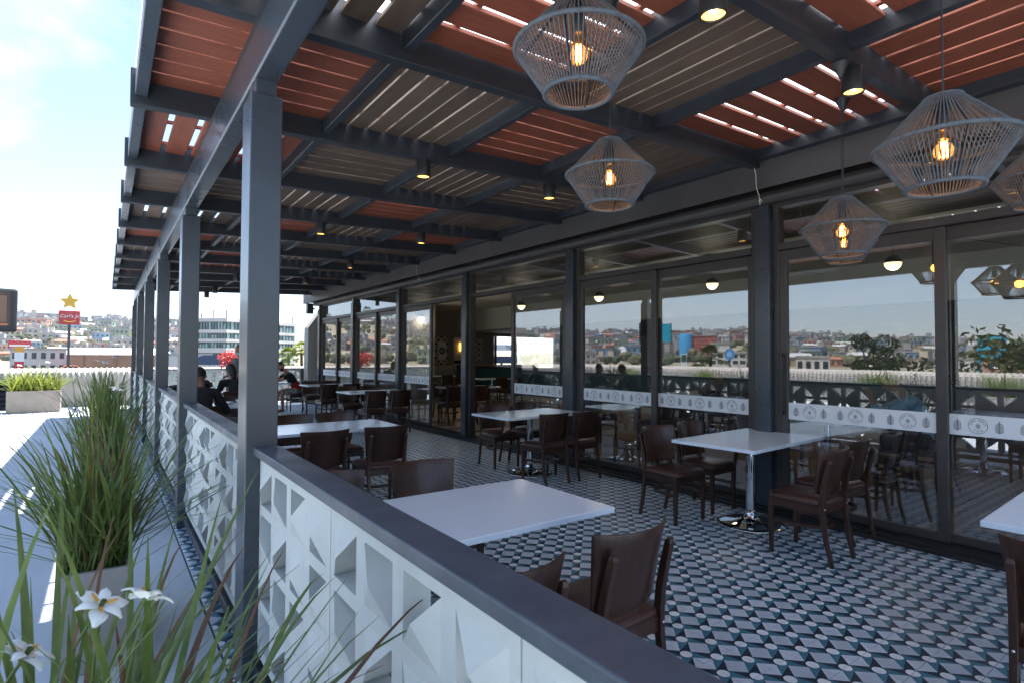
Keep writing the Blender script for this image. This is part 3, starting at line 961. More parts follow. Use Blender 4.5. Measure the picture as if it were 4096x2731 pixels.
# ================================================================== RAILING WITH CAST BLOCK PANELS
BW, BH, CELL = .8975, .90, .168
def panel_mesh():
    b = MB(); X0_, XI, XM = 0.0, .074, -.028
    rib = (BW-.06-4*CELL)/3
    ss = [.03+i*(CELL+rib) for i in range(4)]
    rows = [(BH-.05-.169-i*.2137, BH-.05-i*.2137) for i in range(4)]
    rows = rows[::-1]
    def F(pts, x):      # pts in (s, z); Y = -s
        return [(x, -p[0], p[1]) for p in pts]
    def quad(s0,s1,z0,z1):
        b.add(F([(s0,z0),(s1,z0),(s1,z1),(s0,z1)], X0_), [(0,1,2,3)])
        b.add(F([(s0,z0),(s1,z0),(s1,z1),(s0,z1)], XI), [(3,2,1,0)])
    zc = [0]+[z for r in rows for z in r]+[BH]
    for i in range(0, len(zc), 2): quad(0, BW, zc[i], zc[i+1])
    sc = [0]+[v for s in ss for v in (s, s+CELL)]+[BW]
    for (z0,z1) in rows:
        for i in range(0, len(sc), 2): quad(sc[i], sc[i+1], z0, z1)
    pat = (['BR','TR','TL','BL'], ['TR','BR','BL','TL'])
    for ri, (z0,z1) in enumerate(rows):
        for ci, s0 in enumerate(ss):
            s1 = s0+CELL; k = pat[(3-ri) % 2][ci]
            C = {'BL':(s0,z0),'BR':(s1,z0),'TR':(s1,z1),'TL':(s0,z1)}
            opp = {'BL':'TR','BR':'TL','TR':'BL','TL':'BR'}[k]
            h = [c for c in C if c not in (k, opp)]
            A_, B__, R_, O_ = C[h[0]], C[h[1]], C[k], C[opp]
            Mid = ((A_[0]+B__[0])/2, (A_[1]+B__[1])/2)
            def p(q, x): return (x, -q[0], q[1])
            # solid half: two facets rising to the middle of the slanted edge
            b.add([p(O_,X0_), p(A_,X0_), p(Mid,XM)], [(0,1,2)])
            b.add([p(O_,X0_), p(Mid,XM), p(B__,X0_)], [(0,1,2)])
            b.add([p(O_,XI), p(A_,XI), p(B__,XI)], [(0,2,1)])
            # reveals of the opening
            b.add([p(A_,X0_), p(A_,XI), p(Mid,XI), p(Mid,XM)], [(0,1,2,3)])
            b.add([p(Mid,XM), p(Mid,XI), p(B__,XI), p(B__,X0_)], [(0,1,2,3)])
            for e in (A_, B__):
                b.add([p(e,X0_), p(R_,X0_), p(R_,XI), p(e,XI)], [(0,1,2,3)])
    for (s, z, s2, z2) in ((0,0,0,BH),(BW,0,BW,BH),(0,0,BW,0),(0,BH,BW,BH)):
        b.add([(X0_,-s,z),(X0_,-s2,z2),(XI,-s2,z2),(XI,-s,z)], [(0,1,2,3)])
    return b.mesh('block_panel', M['block'], weld=True)
PM = panel_mesh()
names = ['nearest breeze block railing bay, cut by the lower picture edge', 'breeze block railing bay between the first two posts', 'breeze block railing bay between the second and third post', 'breeze block railing bay between the third and fourth post', 'breeze block railing bay between the fourth and fifth post', 'last breeze block railing bay before the corner']
def rail_bay(y0, y1, label, n=3):
    th = thing('breeze_block_railing', label, 'railing', (.585, y0, 0), 0, 'breeze block railing bays along the terrace edge')
    L_ = y1-y0
    b = MB(); b.box(-.032, .078, -.012, L_+.012, 1.040, 1.0775); b.build('cap', M['cap'], th, bevel=.006, seg=3)
    b = MB(); b.box(-.020, .070, 0, L_, .045, .105); b.build('bottom_rail', M['steel'], th, bevel=.004)
    s = L_/n
    for i in range(n):
        o = inst('block_panel', PM, th, (0, L_-i*s-.002, .137), (0,0,0), (1, (s-.005)/BW, 1))
    return th
for i in range(6):
    rail_bay(POSTY[i]+.19, POSTY[i+1], names[i])
rail_bay(POSTY[6]+.19, 18.60, 'short return of the breeze block railing at the far corner', 2)
th = thing('breeze_block_railing', 'breeze block railing across the far end of the terrace', 'railing', (.60, 18.62, 0), 0, 'breeze block railing bays along the terrace edge')
b = MB(); b.box(-.05, 4.60, -.05, .05, 1.040, 1.0775); b.build('cap', M['cap'], th, bevel=.005)
b = MB(); b.box(-.02, 4.58, -.035, .035, .045, .105); b.build('bottom_rail', M['steel'], th)
for i in range(5):
    inst('block_panel', PM, th, (.04+.912*i, -.02, .137), (0,0,rad(90)))
b = MB(); b.box(4.50, 4.60, -.05, .05, 0, 1.04); b.box(-.04,.06,-.05,.05,0,1.04); b.build('end_post', M['steel_post'], th)
# ================================================================== FURNITURE
def make_chair(label):
    t = thing('chair', label, 'chair')
    # rear legs run up into the back posts
    for s in (-1, 1):
        path = [(s*.170,-.262,0),(s*.174,-.222,.17),(s*.176,-.198,.36),(s*.176,-.196,.46),(s*.174,-.206,.55),(s*.172,-.230,.66),(s*.170,-.252,.745),(s*.170,-.255,.760)]
        wd = [.026,.027,.029,.030,.030,.030,.030,.022]
        dp = [.026,.031,.036,.038,.036,.034,.030,.016]
        b = MB(); b.sweep(path, [((1,0,0), wd[i], dp[i]) for i in range(len(path))])
        b.build('leg', M['chair_wood'], t, weld=True, bevel=.004)
        b = MB()
        b.sweep([(s*.186,.178,0),(s*.187,.178,.20),(s*.188,.178,.425)], [((1,0,0),.026,.026),((1,0,0),.032,.032),((1,0,0),.038,.038)])
        b.build('leg', M['chair_wood'], t, weld=True, bevel=.004)
    # apron
    b = MB()
    b.box(-.170,.170,.165,.187,.365,.425)
    for s in (-1,1):
        b.bar((s*.193,.165,.395),(s*.182,-.185,.395),.020,.060)
    b.box(-.165,.165,-.200,-.180,.365,.425)
    b.build('seat_frame', M['chair_wood'], t, bevel=.003, seg=1)
    # cushion: rounded trapezoid with a domed top
    n = 36
    def outl(f):
        pts = []
        for i in range(n):
            a = 2*math.pi*i/n; c, s_ = math.cos(a), math.sin(a)
            p = 2/5.0
            x = math.copysign(abs(c)**p, c); y = math.copysign(abs(s_)**p, s_)
            w = .215+.012*y
            pts.append((x*w*f, .004+y*.213*f))
        return pts
    rings = [(.96,.424),(1.0,.432),(1.0,.446),(.975,.458),(.88,.470),(.68,.479),(.40,.485),(.15,.487)]
    vs, fs = [], []
    for f, z in rings:
        vs += [(p[0],p[1],z) for p in outl(f)]
    for i in range(len(rings)-1):
        for k in range(n): fs.append((i*n+k, i*n+(k+1)%n, (i+1)*n+(k+1)%n, (i+1)*n+k))
    fs.append(tuple(range((len(rings)-1)*n, len(rings)*n))); fs.append(tuple(reversed(range(n))))
    b = MB(); b.add(vs, fs, 0, True); seat = b.build('seat', M['seat'], t)
    b = MB(); pts = outl(1.004); b.tube([(p[0],p[1],.434) for p in pts]+[(pts[0][0],pts[0][1],.434)], .0035, 5, cap=False)
    b.build('piping', M['seat'], seat)
    # bent plywood backrest
    nu, nv = 14, 6; vs, fs = [], []
    for side in (0, 1):
        for j in range(nv+1):
            v = j/nv
            for i in range(nu+1):
                u = -1+2*i/nu
                w = .186+.036*v**1.3
                zz_ = .505+.325*v+.010*(1-u*u)*(-1 if j == 0 else 0)
                y = -.186-.074*v-.012*v*v+.085*u*u*(.50+.50*v)
                if side: y -= .0135
                vs.append((u*w, y, zz_))
    k = (nu+1)*(nv+1)
    for j in range(nv):
        for i in range(nu):
            a = j*(nu+1)+i
            fs.append((a+1, a, a+nu+1, a+nu+2)); fs.append((k+a, k+a+1, k+a+nu+2, k+a+nu+1))
    edge = [i for i in range(nu+1)]+[j*(nu+1)+nu for j in range(1,nv+1)]+[nv*(nu+1)+i for i in range(nu-1,-1,-1)]+[j*(nu+1) for j in range(nv-1,0,-1)]
    for i in range(len(edge)):
        a, c = edge[i], edge[(i+1)%len(edge)]
        fs.append((a, c, k+c, k+a))
    b = MB(); b.add(vs, fs, 0, False)
    o = b.build('backrest', M['chair_wood'], t, weld=True, bevel=.003, seg=2)
    for p in o.data.polygons: p.use_smooth = True
    o.modifiers['bevel'].angle_limit = rad(50)
    # bentwood stretcher loop
    pts = [(-.178,.175,.255),(-.170,.02,.255)]
    for i in range(9):
        a = math.pi + math.pi*i/8
        pts.append((.160*math.cos(a), -.06+.115*math.sin(a), .255))
    pts += [(.170,.02,.255),(.178,.175,.255)]
    b = MB(); vs = []
    for i, p in enumerate(pts):
        tq = (Vector(pts[min(i+1,len(pts)-1)])-Vector(pts[max(i-1,0)])).normalized()
        nr = Vector((tq.y,-tq.x,0))
        for a, c in ((-1,-1),(1,-1),(1,1),(-1,1)):
            q = Vector(p)+nr*a*.008+Vector((0,0,c*.013)); vs.append(q)
    fs = []
    for i in range(len(pts)-1):
        for q in range(4): fs.append((i*4+q,i*4+(q+1)%4,(i+1)*4+(q+1)%4,(i+1)*4+q))
    b.add(vs, fs, 0, False); b.build('stretcher', M['chair_wood'], t, weld=True)
    for s in (-1,1):
        b = MB(); b.ellip((s*.176,-.217,.405),(.007,.005,.007),8,5); b.build('bolt', M['chrome'], t)
    return t

def make_table(label, L_=1.30, W_=.76):
    t = thing('table', label, 'table')
    b = MB(); b.box(-L_/2,L_/2,-W_/2,W_/2,.742,.770); b.build('tabletop', M['quartz'], t, bevel=.004, seg=2)
    b = MB(); b.box(-.30,.30,-.24,.24,.722,.742); b.build('support_plate', M['black_plate'], t, bevel=.003)
    b = MB(); b.lathe([(.0382,.05),(.0382,.722)], 24); b.build('column', M['chrome'], t)
    b = MB()
    b.lathe([(0.0,.0),(.285,.0),(.290,.006),(.285,.013),(.24,.020),(.16,.028),(.10,.040),(.065,.062),(.046,.10),(.040,.13),(.0,.13)], 40)
    b.build('base', M['chrome'], t)
    return t

used = {}
def put_table(x, y, rz, label, group, L_=1.30, W_=.76):
    if 'T' not in used:
        t = used['T'] = make_table(label); t.location = (x,y,0); t.rotation_euler = (0,0,rz); t['group'] = group
        return t
    return dup(used['T'], (x,y,0), rz, label, group)
def put_chair(x, y, rz, label, group):
    """(x, y) is the middle of the seat; rz = 0 faces +Y"""
    if 'C' not in used:
        c = used['C'] = make_chair(label); c.location = (x,y,0); c.rotation_euler = (0,0,rz); c['group'] = group
        return c
    return dup(used['C'], (x,y,0), rz, label, group)
GT, GC = 'white tables on the terrace', 'dark wood chairs on the terrace'
TABLES = [
  # x, y, rz, table words, chairs [(x, y, rz, words)]
  (1.365, 2.285, 0, 'big white table just inside the nearest railing', [
     (1.63, 2.98, 180, 'glass-wall end, far side of the nearest table'), (1.02, 2.97, 180, 'worn back, railing end, far side of the nearest table'),
     (1.70, 1.72, 2, 'glass-wall end, near side of the nearest table'), (1.08, 1.66, -3, 'railing end, near side of the nearest table, mostly hidden')]),
  (4.72, 2.81, 3, 'white table beside the glass wall under the pendants', [
     (4.31, 3.33, 177, 'railing end, far side of the table by the glass wall'), (4.88, 3.37, 182, 'glass end, far side of the table by the glass wall'),
     (4.37, 2.14, 0, 'railing end, near side of the table by the glass wall'), (5.00, 2.24, -4, 'glass end, near side of the table by the glass wall')]),
  (4.43, 5.67, 2, 'white table in front of the open doorway', [
     (4.37, 6.27, 178, 'railing end, far side of the table at the open doorway'), (4.87, 6.25, 180, 'glass end, far side of the table at the open doorway'),
     (4.29, 5.21, -2, 'railing end, near side of the table at the open doorway'), (4.80, 5.20, -2, 'glass end, near side of the table at the open doorway')]),
  (1.86, 5.73, 0, 'white table half hidden by the nearest railing post', [
     (1.59, 5.20, 2, 'railing end, near side of the table behind the first post'), (2.19, 5.21, -2, 'striped grain back, near side of the table behind the first post'),
     (1.70, 6.27, 180, 'railing end, far side of the table behind the first post'), (2.18, 6.30, 180, 'glass end, far side of the table behind the first post')]),
  (4.43, 10.85, 1, 'white table beyond the open doorway', [
     (4.18, 10.32, 0, 'railing end, near side of the table beyond the doorway'), (4.68, 10.28, -3, 'glass end, near side of the table beyond the doorway'),
     (4.22, 11.62, 180, 'railing end, far side of the table beyond the doorway'), (4.72, 11.65, 180, 'glass end, far side of the table beyond the doorway')]),
  (4.52, 13.85, 0, 'farthest empty white table beside the glass wall', [
     (4.20, 13.12, 0, 'railing end, near side of the farthest empty table'), (4.72, 13.10, 2, 'glass end, near side of the farthest empty table'),
     (4.28, 14.52, 180, 'railing end, far side of the farthest empty table'), (4.77, 14.50, 180, 'glass end, far side of the farthest empty table')]),
  (3.86, .44, 2, 'white table cut off by the right picture edge', [
     (2.98, .42, -90, 'standing at the end of the table cut by the picture edge')]),
  (1.30, 9.05, 0, 'white table with used plates where two people eat', [
     (1.02, 8.42, 0, 'under the person in black nearest along the railing'), (1.62, 9.72, 180, 'empty, far side of the table with used plates'), (.98, 9.76, 178, 'under the person wearing a face mask')]),
  (1.65, 12.25, 0, 'white table farther along the railing with a glass and papers', [
     (1.32, 11.55, 0, 'under the man seen from behind in a black jacket'), (1.96, 11.52, 0, 'under the person in the black T-shirt')]),
  (3.30, 15.60, 0, 'white table of the man in the red and black polo', [
     (4.16, 15.60, 90, 'under the man in the red and black polo')]),
]
for x, y, rz, words_, chs in TABLES:
    put_table(x, y, rad(rz), words_, GT)
    for cx, cy, cr, cwords in chs:
        put_chair(cx, cy, rad(cr), 'dark wood chair, ' + cwords, GC)
put_chair(.97, 6.42, rad(180), 'dark wood chair alone beside the railing behind the first post', GC)
GI, GIC = 'white tables indoors', 'dark chairs indoors'
IN_T = [(6.75, 10.95, 'indoor white table just inside the open doorway', [(6.05,10.55,0,'near side, left, inside the doorway'),(6.62,10.42,10,'near side, right, inside the doorway'),(6.5,11.6,180,'far side, inside the doorway')]),
  (7.35, 6.4, 'indoor white table behind the glass leaf right of the doorway', [(7.05,5.8,0,'near side, left, behind the doorway leaf'),(7.6,5.8,4,'near side, right, behind the doorway leaf'),(7.1,7.05,180,'far side, behind the doorway leaf')]),
  (9.9, 14.6, 'indoor white table near the teal divider, nearer one', [(9.7,14.0,0,'nearer table by the teal divider, left'),(10.3,14.05,0,'nearer table by the teal divider, right')]),
  (9.7, 17.5, 'indoor white table near the teal divider, farther one', [(9.4,16.8,0,'farther table by the teal divider, left'),(9.95,16.8,0,'farther table by the teal divider, right')]),
  (6.95, 3.15, 'indoor white table where the person in blue sits', [(6.75,2.45,0,'indoors, near side of the blue-shirt table, left'),(7.65,2.35,20,'indoors, under the person in the blue shirt'),(6.6,3.8,180,'indoors, far side of the blue-shirt table, left'),(7.2,3.85,180,'indoors, far side of the blue-shirt table, right')]),
  (9.7, 6.8, 'indoor white table in the middle of the dining room', [(9.4,6.1,0,'middle of the dining room, left'),(10.0,6.1,0,'middle of the dining room, right')])]
for x, y, words_, chs in IN_T:
    t = put_table(x, y, 0, words_, GI); t.location.z = .024
    for cx, cy, cr, w_ in chs:
        c = put_chair(cx, cy, rad(cr), 'dark wood chair ' + w_, GIC); c.location.z = .024

# things on the tables
def small(name, label, cat, loc, fn, mats, group=None, part='body'):
    t = thing(name, label, cat, loc, 0, group)
    b = MB(); fn(b); b.build(part, mats, t); return t
plate_p = [(0,.003),(.07,.003),(.075,.008),(.12,.020),(.122,.023),(.075,.012),(0,.010)]
def plate(b): b.lathe(plate_p, 24)
M['ceramic'] = P('white_ceramic', (.80,.80,.78), rough=.15, var=.01)
small('plate', 'white plate by the elbow of the person in black', 'plate', (1.12,8.86,.77), plate, M['ceramic'], 'plates on the railing tables', 'dish')
small('plate', 'white plate at the far side of the used-plate table', 'plate', (1.45,9.22,.77), plate, M['ceramic'], 'plates on the railing tables', 'dish')
small('bowl', 'white bowl beside the plates', 'bowl', (1.62,8.95,.77), lambda b: b.lathe([(0,.004),(.04,.004),(.075,.05),(.08,.075),(.076,.075),(.07,.05),(.03,.012),(0,.012)], 20), M['ceramic'], None, 'bowl_shell')
t = thing('drinking_glass', 'clear water glass on the farther railing table', 'glass', (1.5,12.2,.77))
b = MB(); b.lathe([(0,.005),(.03,.005),(.036,.13),(.034,.13),(.028,.012),(0,.012)], 16); b.build('vessel', M['glass'], t)
t = thing('phone', 'dark phone held over the table by the person in black T-shirt', 'phone', (1.62,11.93,.93), 0)
b = MB(); b.box(-.036,.036,-.075,.075,-.004,.004); o = b.build('case', M['black_plate'], t, bevel=.003); o.rotation_euler = (rad(35),0,0)
small('paper_menu', 'white folded paper on the farthest empty table', 'menu', (4.92,13.6,.7705), lambda b: (b.box(-.10,.10,-.14,.14,0,.002), b.box(-.10,.02,-.12,.13,.003,.005)), M['white'], None, 'sheet')
t = thing('water_bottle', 'clear bottle with a blue cap on the red-polo table', 'bottle', (3.45,15.45,.77))
b = MB(); b.lathe([(0,0),(.033,0),(.033,.15),(.014,.19),(.014,.205),(0,.205)], 14); b.build('bottle_body', M['glass'], t)
b = MB(); b.lathe([(.016,.20),(.016,.222),(0,.222)], 12); b.build('cap', P('blue_cap', (.03,.16,.45), rough=.4), t)
t = thing('soda_can', 'red drink can on the indoor table by the person in blue', 'can', (6.72,3.02,.794))
b = MB(); b.lathe([(0,0),(.028,0),(.033,.01),(.033,.105),(.027,.12),(0,.12)], 16); b.build('can_body', P('red_can', (.45,.02,.03), rough=.3, metal=.3), t)

# ================================================================== LIGHTS
def downlight(x, y, label):
    zt = zb(x) - .001
    t = thing('downlight', label, 'downlight', (x, y, zt), 0, 'black cylinder downlights under the beams')
    b = MB(); b.lathe([(.0,.0),(.060,.0),(.062,-.004),(.062,-.142),(.060,-.146),(.053,-.146),(.053,-.128)], 28); b.build('housing', M['black_metal'], t)
    b = MB(); b.lathe([(.0,-.118),(.030,-.120),(.053,-.134)], 24); b.build('reflector', M['down_lens'], t)
    b = MB(); b.lathe([(.0,-.121),(.020,-.121)], 16); b.build('led', M['down_led'], t)
    return t
ordn = ['zeroth','nearest','','second','','third','','fourth','','fifth','','sixth']
for i, w_ in ((1,'nearest beam overhead'),(3,'first beam past the near post'),(5,'fifth beam'),(7,'seventh beam'),(9,'ninth beam'),(11,'eleventh beam'),(12,'last beam')):
    for x, side in ((2.19,'railing side'),(3.61,'glass wall side')):
        downlight(x, YB[i]+.0375, 'black cylinder downlight under the %s, %s' % (w_, side))

def pendant(x, y, zr, ztop, label, D=.44, bulb=True):
    t = thing('pendant_lamp', label, 'pendant lamp', (x, y, zr), 0, 'rope pendant lamps over the near tables')
    Rm, Rt, Rb = D/2, D*.135, D*.265
    zt_, zb_ = D*.39, -D*.355
    b = MB()
    n = 84
    for i in range(n):
        a = 2*math.pi*i/n; c, s = math.cos(a), math.sin(a)
        b.tube([(c*Rt,s*Rt,zt_),(c*Rm,s*Rm,0)], .0024, 5, cap=False)
        b.tube([(c*Rm,s*Rm,0),(c*Rb,s*Rb,zb_)], .0024, 5, cap=False)
    o = b.build('rope_weave', M['rope'], t); o['kind'] = 'stuff'
    b = MB()                                             # wound rope over each ring
    for Rr, z, m_ in ((Rm,0,200),(Rb,zb_,120)):
        vs, fs = [], []; k = 7
        for i in range(m_):
            a = 2*math.pi*i/m_; r_ = .0078*(1+.16*(1 if i % 2 else -1))
            for j in range(k):
                q = 2*math.pi*j/k
                vs.append(((Rr+r_*math.cos(q))*math.cos(a),(Rr+r_*math.cos(q))*math.sin(a), z+r_*math.sin(q)))
        for i in range(m_):
            for j in range(k): fs.append((i*k+j,((i+1)%m_)*k+j,((i+1)%m_)*k+(j+1)%k,i*k+(j+1)%k))
        bb = MB(); bb.add(vs, fs, 0, True)
        bb.build('wound_ring', M['rope'], t)
    bb = MB(); bb.torus(Rt, .006, zt_, 24, 6); bb.lathe([(0,zt_+.004),(Rt,zt_+.002)], 20); bb.build('top_ring', M['rope'], t)
    for q in range(4):
        a = rad(35+90*q); c, s = math.cos(a), math.sin(a); b = MB()
        b.tube([(c*(Rt-.006),s*(Rt-.006),zt_),(c*(Rm-.012),s*(Rm-.012),0),(c*(Rb-.008),s*(Rb-.008),zb_)], .0045, 6)
        b.build('frame_rod', M['black_metal'], t)
    b = MB(); b.lathe([(0,zt_),(.012,zt_-.002),(.022,zt_-.02),(.022,.055),(.018,.05),(0,.05)], 16); b.build('socket', M['black_metal'], t)
    bl = MB(); pr = [(.014,.05),(.016,.035)]+[(.052*math.sin(rad(a)), -.022+.052*math.cos(rad(a))) for a in range(25,181,13)]
    bl.lathe(pr, 20); ob = bl.build('bulb', M['amber_glass'], t)
    b = MB()
    for q in range(4):
        a = rad(90*q+20); b.tube([(.008*math.cos(a),.008*math.sin(a),.012),(.011*math.cos(a),.011*math.sin(a),-.045)], .0021, 5)
    b.build('filament', M['filament'], ob)
    d = bpy.data.lights.new('bulb_light', 'POINT'); d.energy = 0.4; d.color = (1,.52,.18); d.shadow_soft_size = .04
    l = bpy.data.objects.new('light', d); COL.objects.link(l); l.parent = t; l.location = (0,0,-.02)
    b = MB(); b.tube([(0,0,zt_),(0.002,0,ztop-zr-.06)], .0032, 6); b.build('cord', M['black_metal'], t)
    b = MB(); h = ztop-zr
    b.lathe([(0,h),(.052,h),(.050,h-.012),(.012,h-.085),(.006,h-.10),(0,h-.10)], 20); b.build('canopy', M['black_metal'], t)
    return t
pendant(1.30, 1.40, 2.56, zb(1.3), 'large rope pendant lamp, uppermost, cut by the top picture edge')
pendant(2.06, 1.985, 2.424, zb(2.06)+.15, 'rope pendant lamp hanging clear before the fascia, left of centre')
pendant(2.46, .70, 2.276, zb(2.46)+.15, 'largest looking rope pendant lamp near the right picture edge')
pendant(3.46, 1.475, 2.251, zb(3.46), 'rope pendant lamp hanging in front of the glass wall')
pendant(4.39, 1.86, 2.36, zb(4.35)+.15, 'rope pendant lamp mostly hidden behind the one at the glass wall')
pendant(4.40, .80, 2.55, zb(4.3)+.15, 'rope pendant lamp half cut by the right picture edge')

for i in range(7):
    y = 3.1+2.85*(i-1)
    if i == 0: continue
    t = thing('globe_lamp', 'glowing half-dark globe lamp indoors, number %s from the right' % ['','one','two','three','four','five','six'][i], 'globe lamp', (8.8, y, 2.81), 0, 'globe lamps hanging indoors')
    t['label'] = ['', 'glowing globe lamp indoors behind the near bay of glass', 'glowing globe lamp indoors above the table by the glass wall', 'glowing globe lamp indoors just left of the doorway table', 'glowing globe lamp indoors right of the open doorway', 'glowing globe lamp indoors in the glass left of the doorway', 'farthest glowing globe lamp indoors'][i]
    b = MB(); b.lathe([(.105*math.sin(rad(a)), .105*math.cos(rad(a))) for a in range(88,181,8)], 24); b.build('diffuser', M['globe'], t)
    b = MB(); b.lathe([(.108*math.sin(rad(a)), .108*math.cos(rad(a))) for a in range(0,90,8)]+[(.108,0)], 24); b.build('shade', M['black_metal'], t)
    d = bpy.data.lights.new('globe_light', 'POINT'); d.energy = 3; d.color = (1,.84,.62); d.shadow_soft_size = .1
    l = bpy.data.objects.new('light', d); COL.objects.link(l); l.parent = t; l.location = (0,0,-.16)
    b = MB(); b.tube([(0,0,.105),(0,0,.50)], .004, 6)
    b.build('cord', M['black_metal'], t)
    b = MB(); b.tube([(0,0,.50),(.3,-.6,.30),(1.2,-1.35,.12)], .0035, 5); b.build('swag_cable', M['black_metal'], t)

# loose strings left hanging from the beams
def string(x, y, z, L_, label, bow=False):
    t = thing('hanging_string', label, 'string', (x,y,z), 0, 'loose white strings under the beams')
    pts = [(.012*math.sin(i*.9)+.028*i/9, -.03*i/9, -L_*i/9) for i in range(10)]
    b = MB(); b.tube(pts, .0034, 5)
    b.build('strand', M['string'], t)
    e = Vector(pts[-1]); b = MB()
    b.tube([e+Vector((.0,0,.01)), e+Vector((.018,-.01,-.012)), e+Vector((.006,-.004,-.032)), e+Vector((-.010,.004,-.012)), e, e+Vector((.004,0,-.05))], .0042, 5)
    if bow: b.tube([e, e+Vector((.05,-.02,.01)), e+Vector((.06,-.02,-.02)), e+Vector((.0,0,-.01))], .003, 5)
    b.build('knot', M['string'], t)
string(4.93, YB[2]+.02, zb(4.9)-.005, .30, 'white string dangling from the beam end above the window wall')
string(4.93, YB[7]+.02, zb(4.9)-.005, .26, 'white string with a bow dangling from a farther beam end', True)
# ================================================================== PLANTS
M['blade'] = LEAF('iris_blade', (.17,.22,.055), (.075,.12,.03))
M['blade_y'] = LEAF('yellow_green_blade', (.28,.30,.035), (.13,.18,.03))
M['blade_b'] = LEAF('dry_blade_tip', (.20,.11,.045), (.12,.05,.03))
M['petal'] = P('white_petal', (.78,.80,.76), rough=.5, var=.03, vscale=20)
M['petal_mark'] = P('yellow_petal_mark', (.75,.36,.03), rough=.5, var=.1)
M['red_leaf'] = LEAF('red_bougainvillea', (.55,.035,.012), (.30,.02,.02))
M['leaf_dark'] = LEAF('dark_leaf', (.055,.075,.022), (.025,.040,.012))
M['leaf_olive'] = LEAF('olive_leaf', (.115,.120,.04), (.055,.065,.022))
M['bark'] = P('bark', (.14,.10,.07), rough=.95, var=.25, vscale=12, bump=1, bscale=30)

def blade_mesh(L_, w, lean, droop, r):
    """one sword leaf: rises from the origin leaning to +X"""
    n = 9; vs, fs = [], []
    a = rad(90-lean); x = z = 0.0
    for i in range(n+1):
        t = i/n
        ww = w*(.75+.5*t if t < .4 else (.95 if t < .65 else .95*(1-(t-.65)/.35)**.8))*.5 + .0006
        vs += [(x,-ww,z),(x-.16*ww,0,z+.25*ww),(x,ww,z)]
        st = L_/n
        x += math.cos(a)*st; z += math.sin(a)*st
        a -= rad(droop)*(.25+1.5*t*t)/n*2
    for i in range(n):
        for k in range(2): fs.append((i*3+k, i*3+k+1, i*3+k+4, i*3+k+3))
    return vs, fs
BLADES = {}
def blade_lib(kind, mat, L0, L1, w0, w1, n=8, lean=(3,40), droop=(5,60)):
    if kind not in BLADES:
        r = random.Random(hash(kind) % 1000 if False else len(BLADES)*17+5); out = []
        for i in range(n):
            vs, fs = blade_mesh(r.uniform(L0,L1), r.uniform(w0,w1), r.uniform(*lean), r.uniform(*droop), r)
            b = MB(); b.add(vs, fs, 0, True); out.append(b.mesh('leaf', mat))
        BLADES[kind] = out
    return BLADES[kind]
def flower(parent, loc, rz, tilt, s=1.0):
    f = bpy.data.objects.new('flower', None); COL.objects.link(f); f.parent = parent
    f.location = loc; f.rotation_euler = (tilt, rad(12), rz)
    for k in range(6):
        b = MB(); big = k % 2 == 0
        L_ = (.043 if big else .037)*s; w = (.030 if big else .019)*s; n = 6; vs, fs = [], []
        for i in range(n+1):
            t = i/n; ww = w*.5*math.sin(math.pi*min(1, .12+.9*t))**.8 if t < .98 else .002
            z = (.012*math.sin(t*2.4)-.006*t)*s + (.004*s if not big else 0)
            for q in (-1,0,1): vs.append((.004+L_*t, q*ww, z-.003*abs(q)))
        for i in range(n):
            for q in range(2): fs.append((i*3+q,i*3+q+1,i*3+q+4,i*3+q+3))
        b.add(vs, fs, 0, True)
        if big:
            T = Matrix.Translation((0,0,.0015))
            b.add([(.008,-.0035*s,.006*s),(.024*s,-.002*s,.0115*s),(.024*s,.002*s,.0115*s),(.008,.0035*s,.006*s)], [(0,1,2,3)], 1, False, T)
        o = b.build('petal', [M['petal'], M['petal_mark']], f); o.rotation_euler = (0,0,rad(60*k))
    b = MB(); b.tube([(0,0,-.09*s),(0,0,0),(0,0,.014*s)], [.0022*s,.003*s,.005*s], 6); b.build('stalk', M['blade'], f)
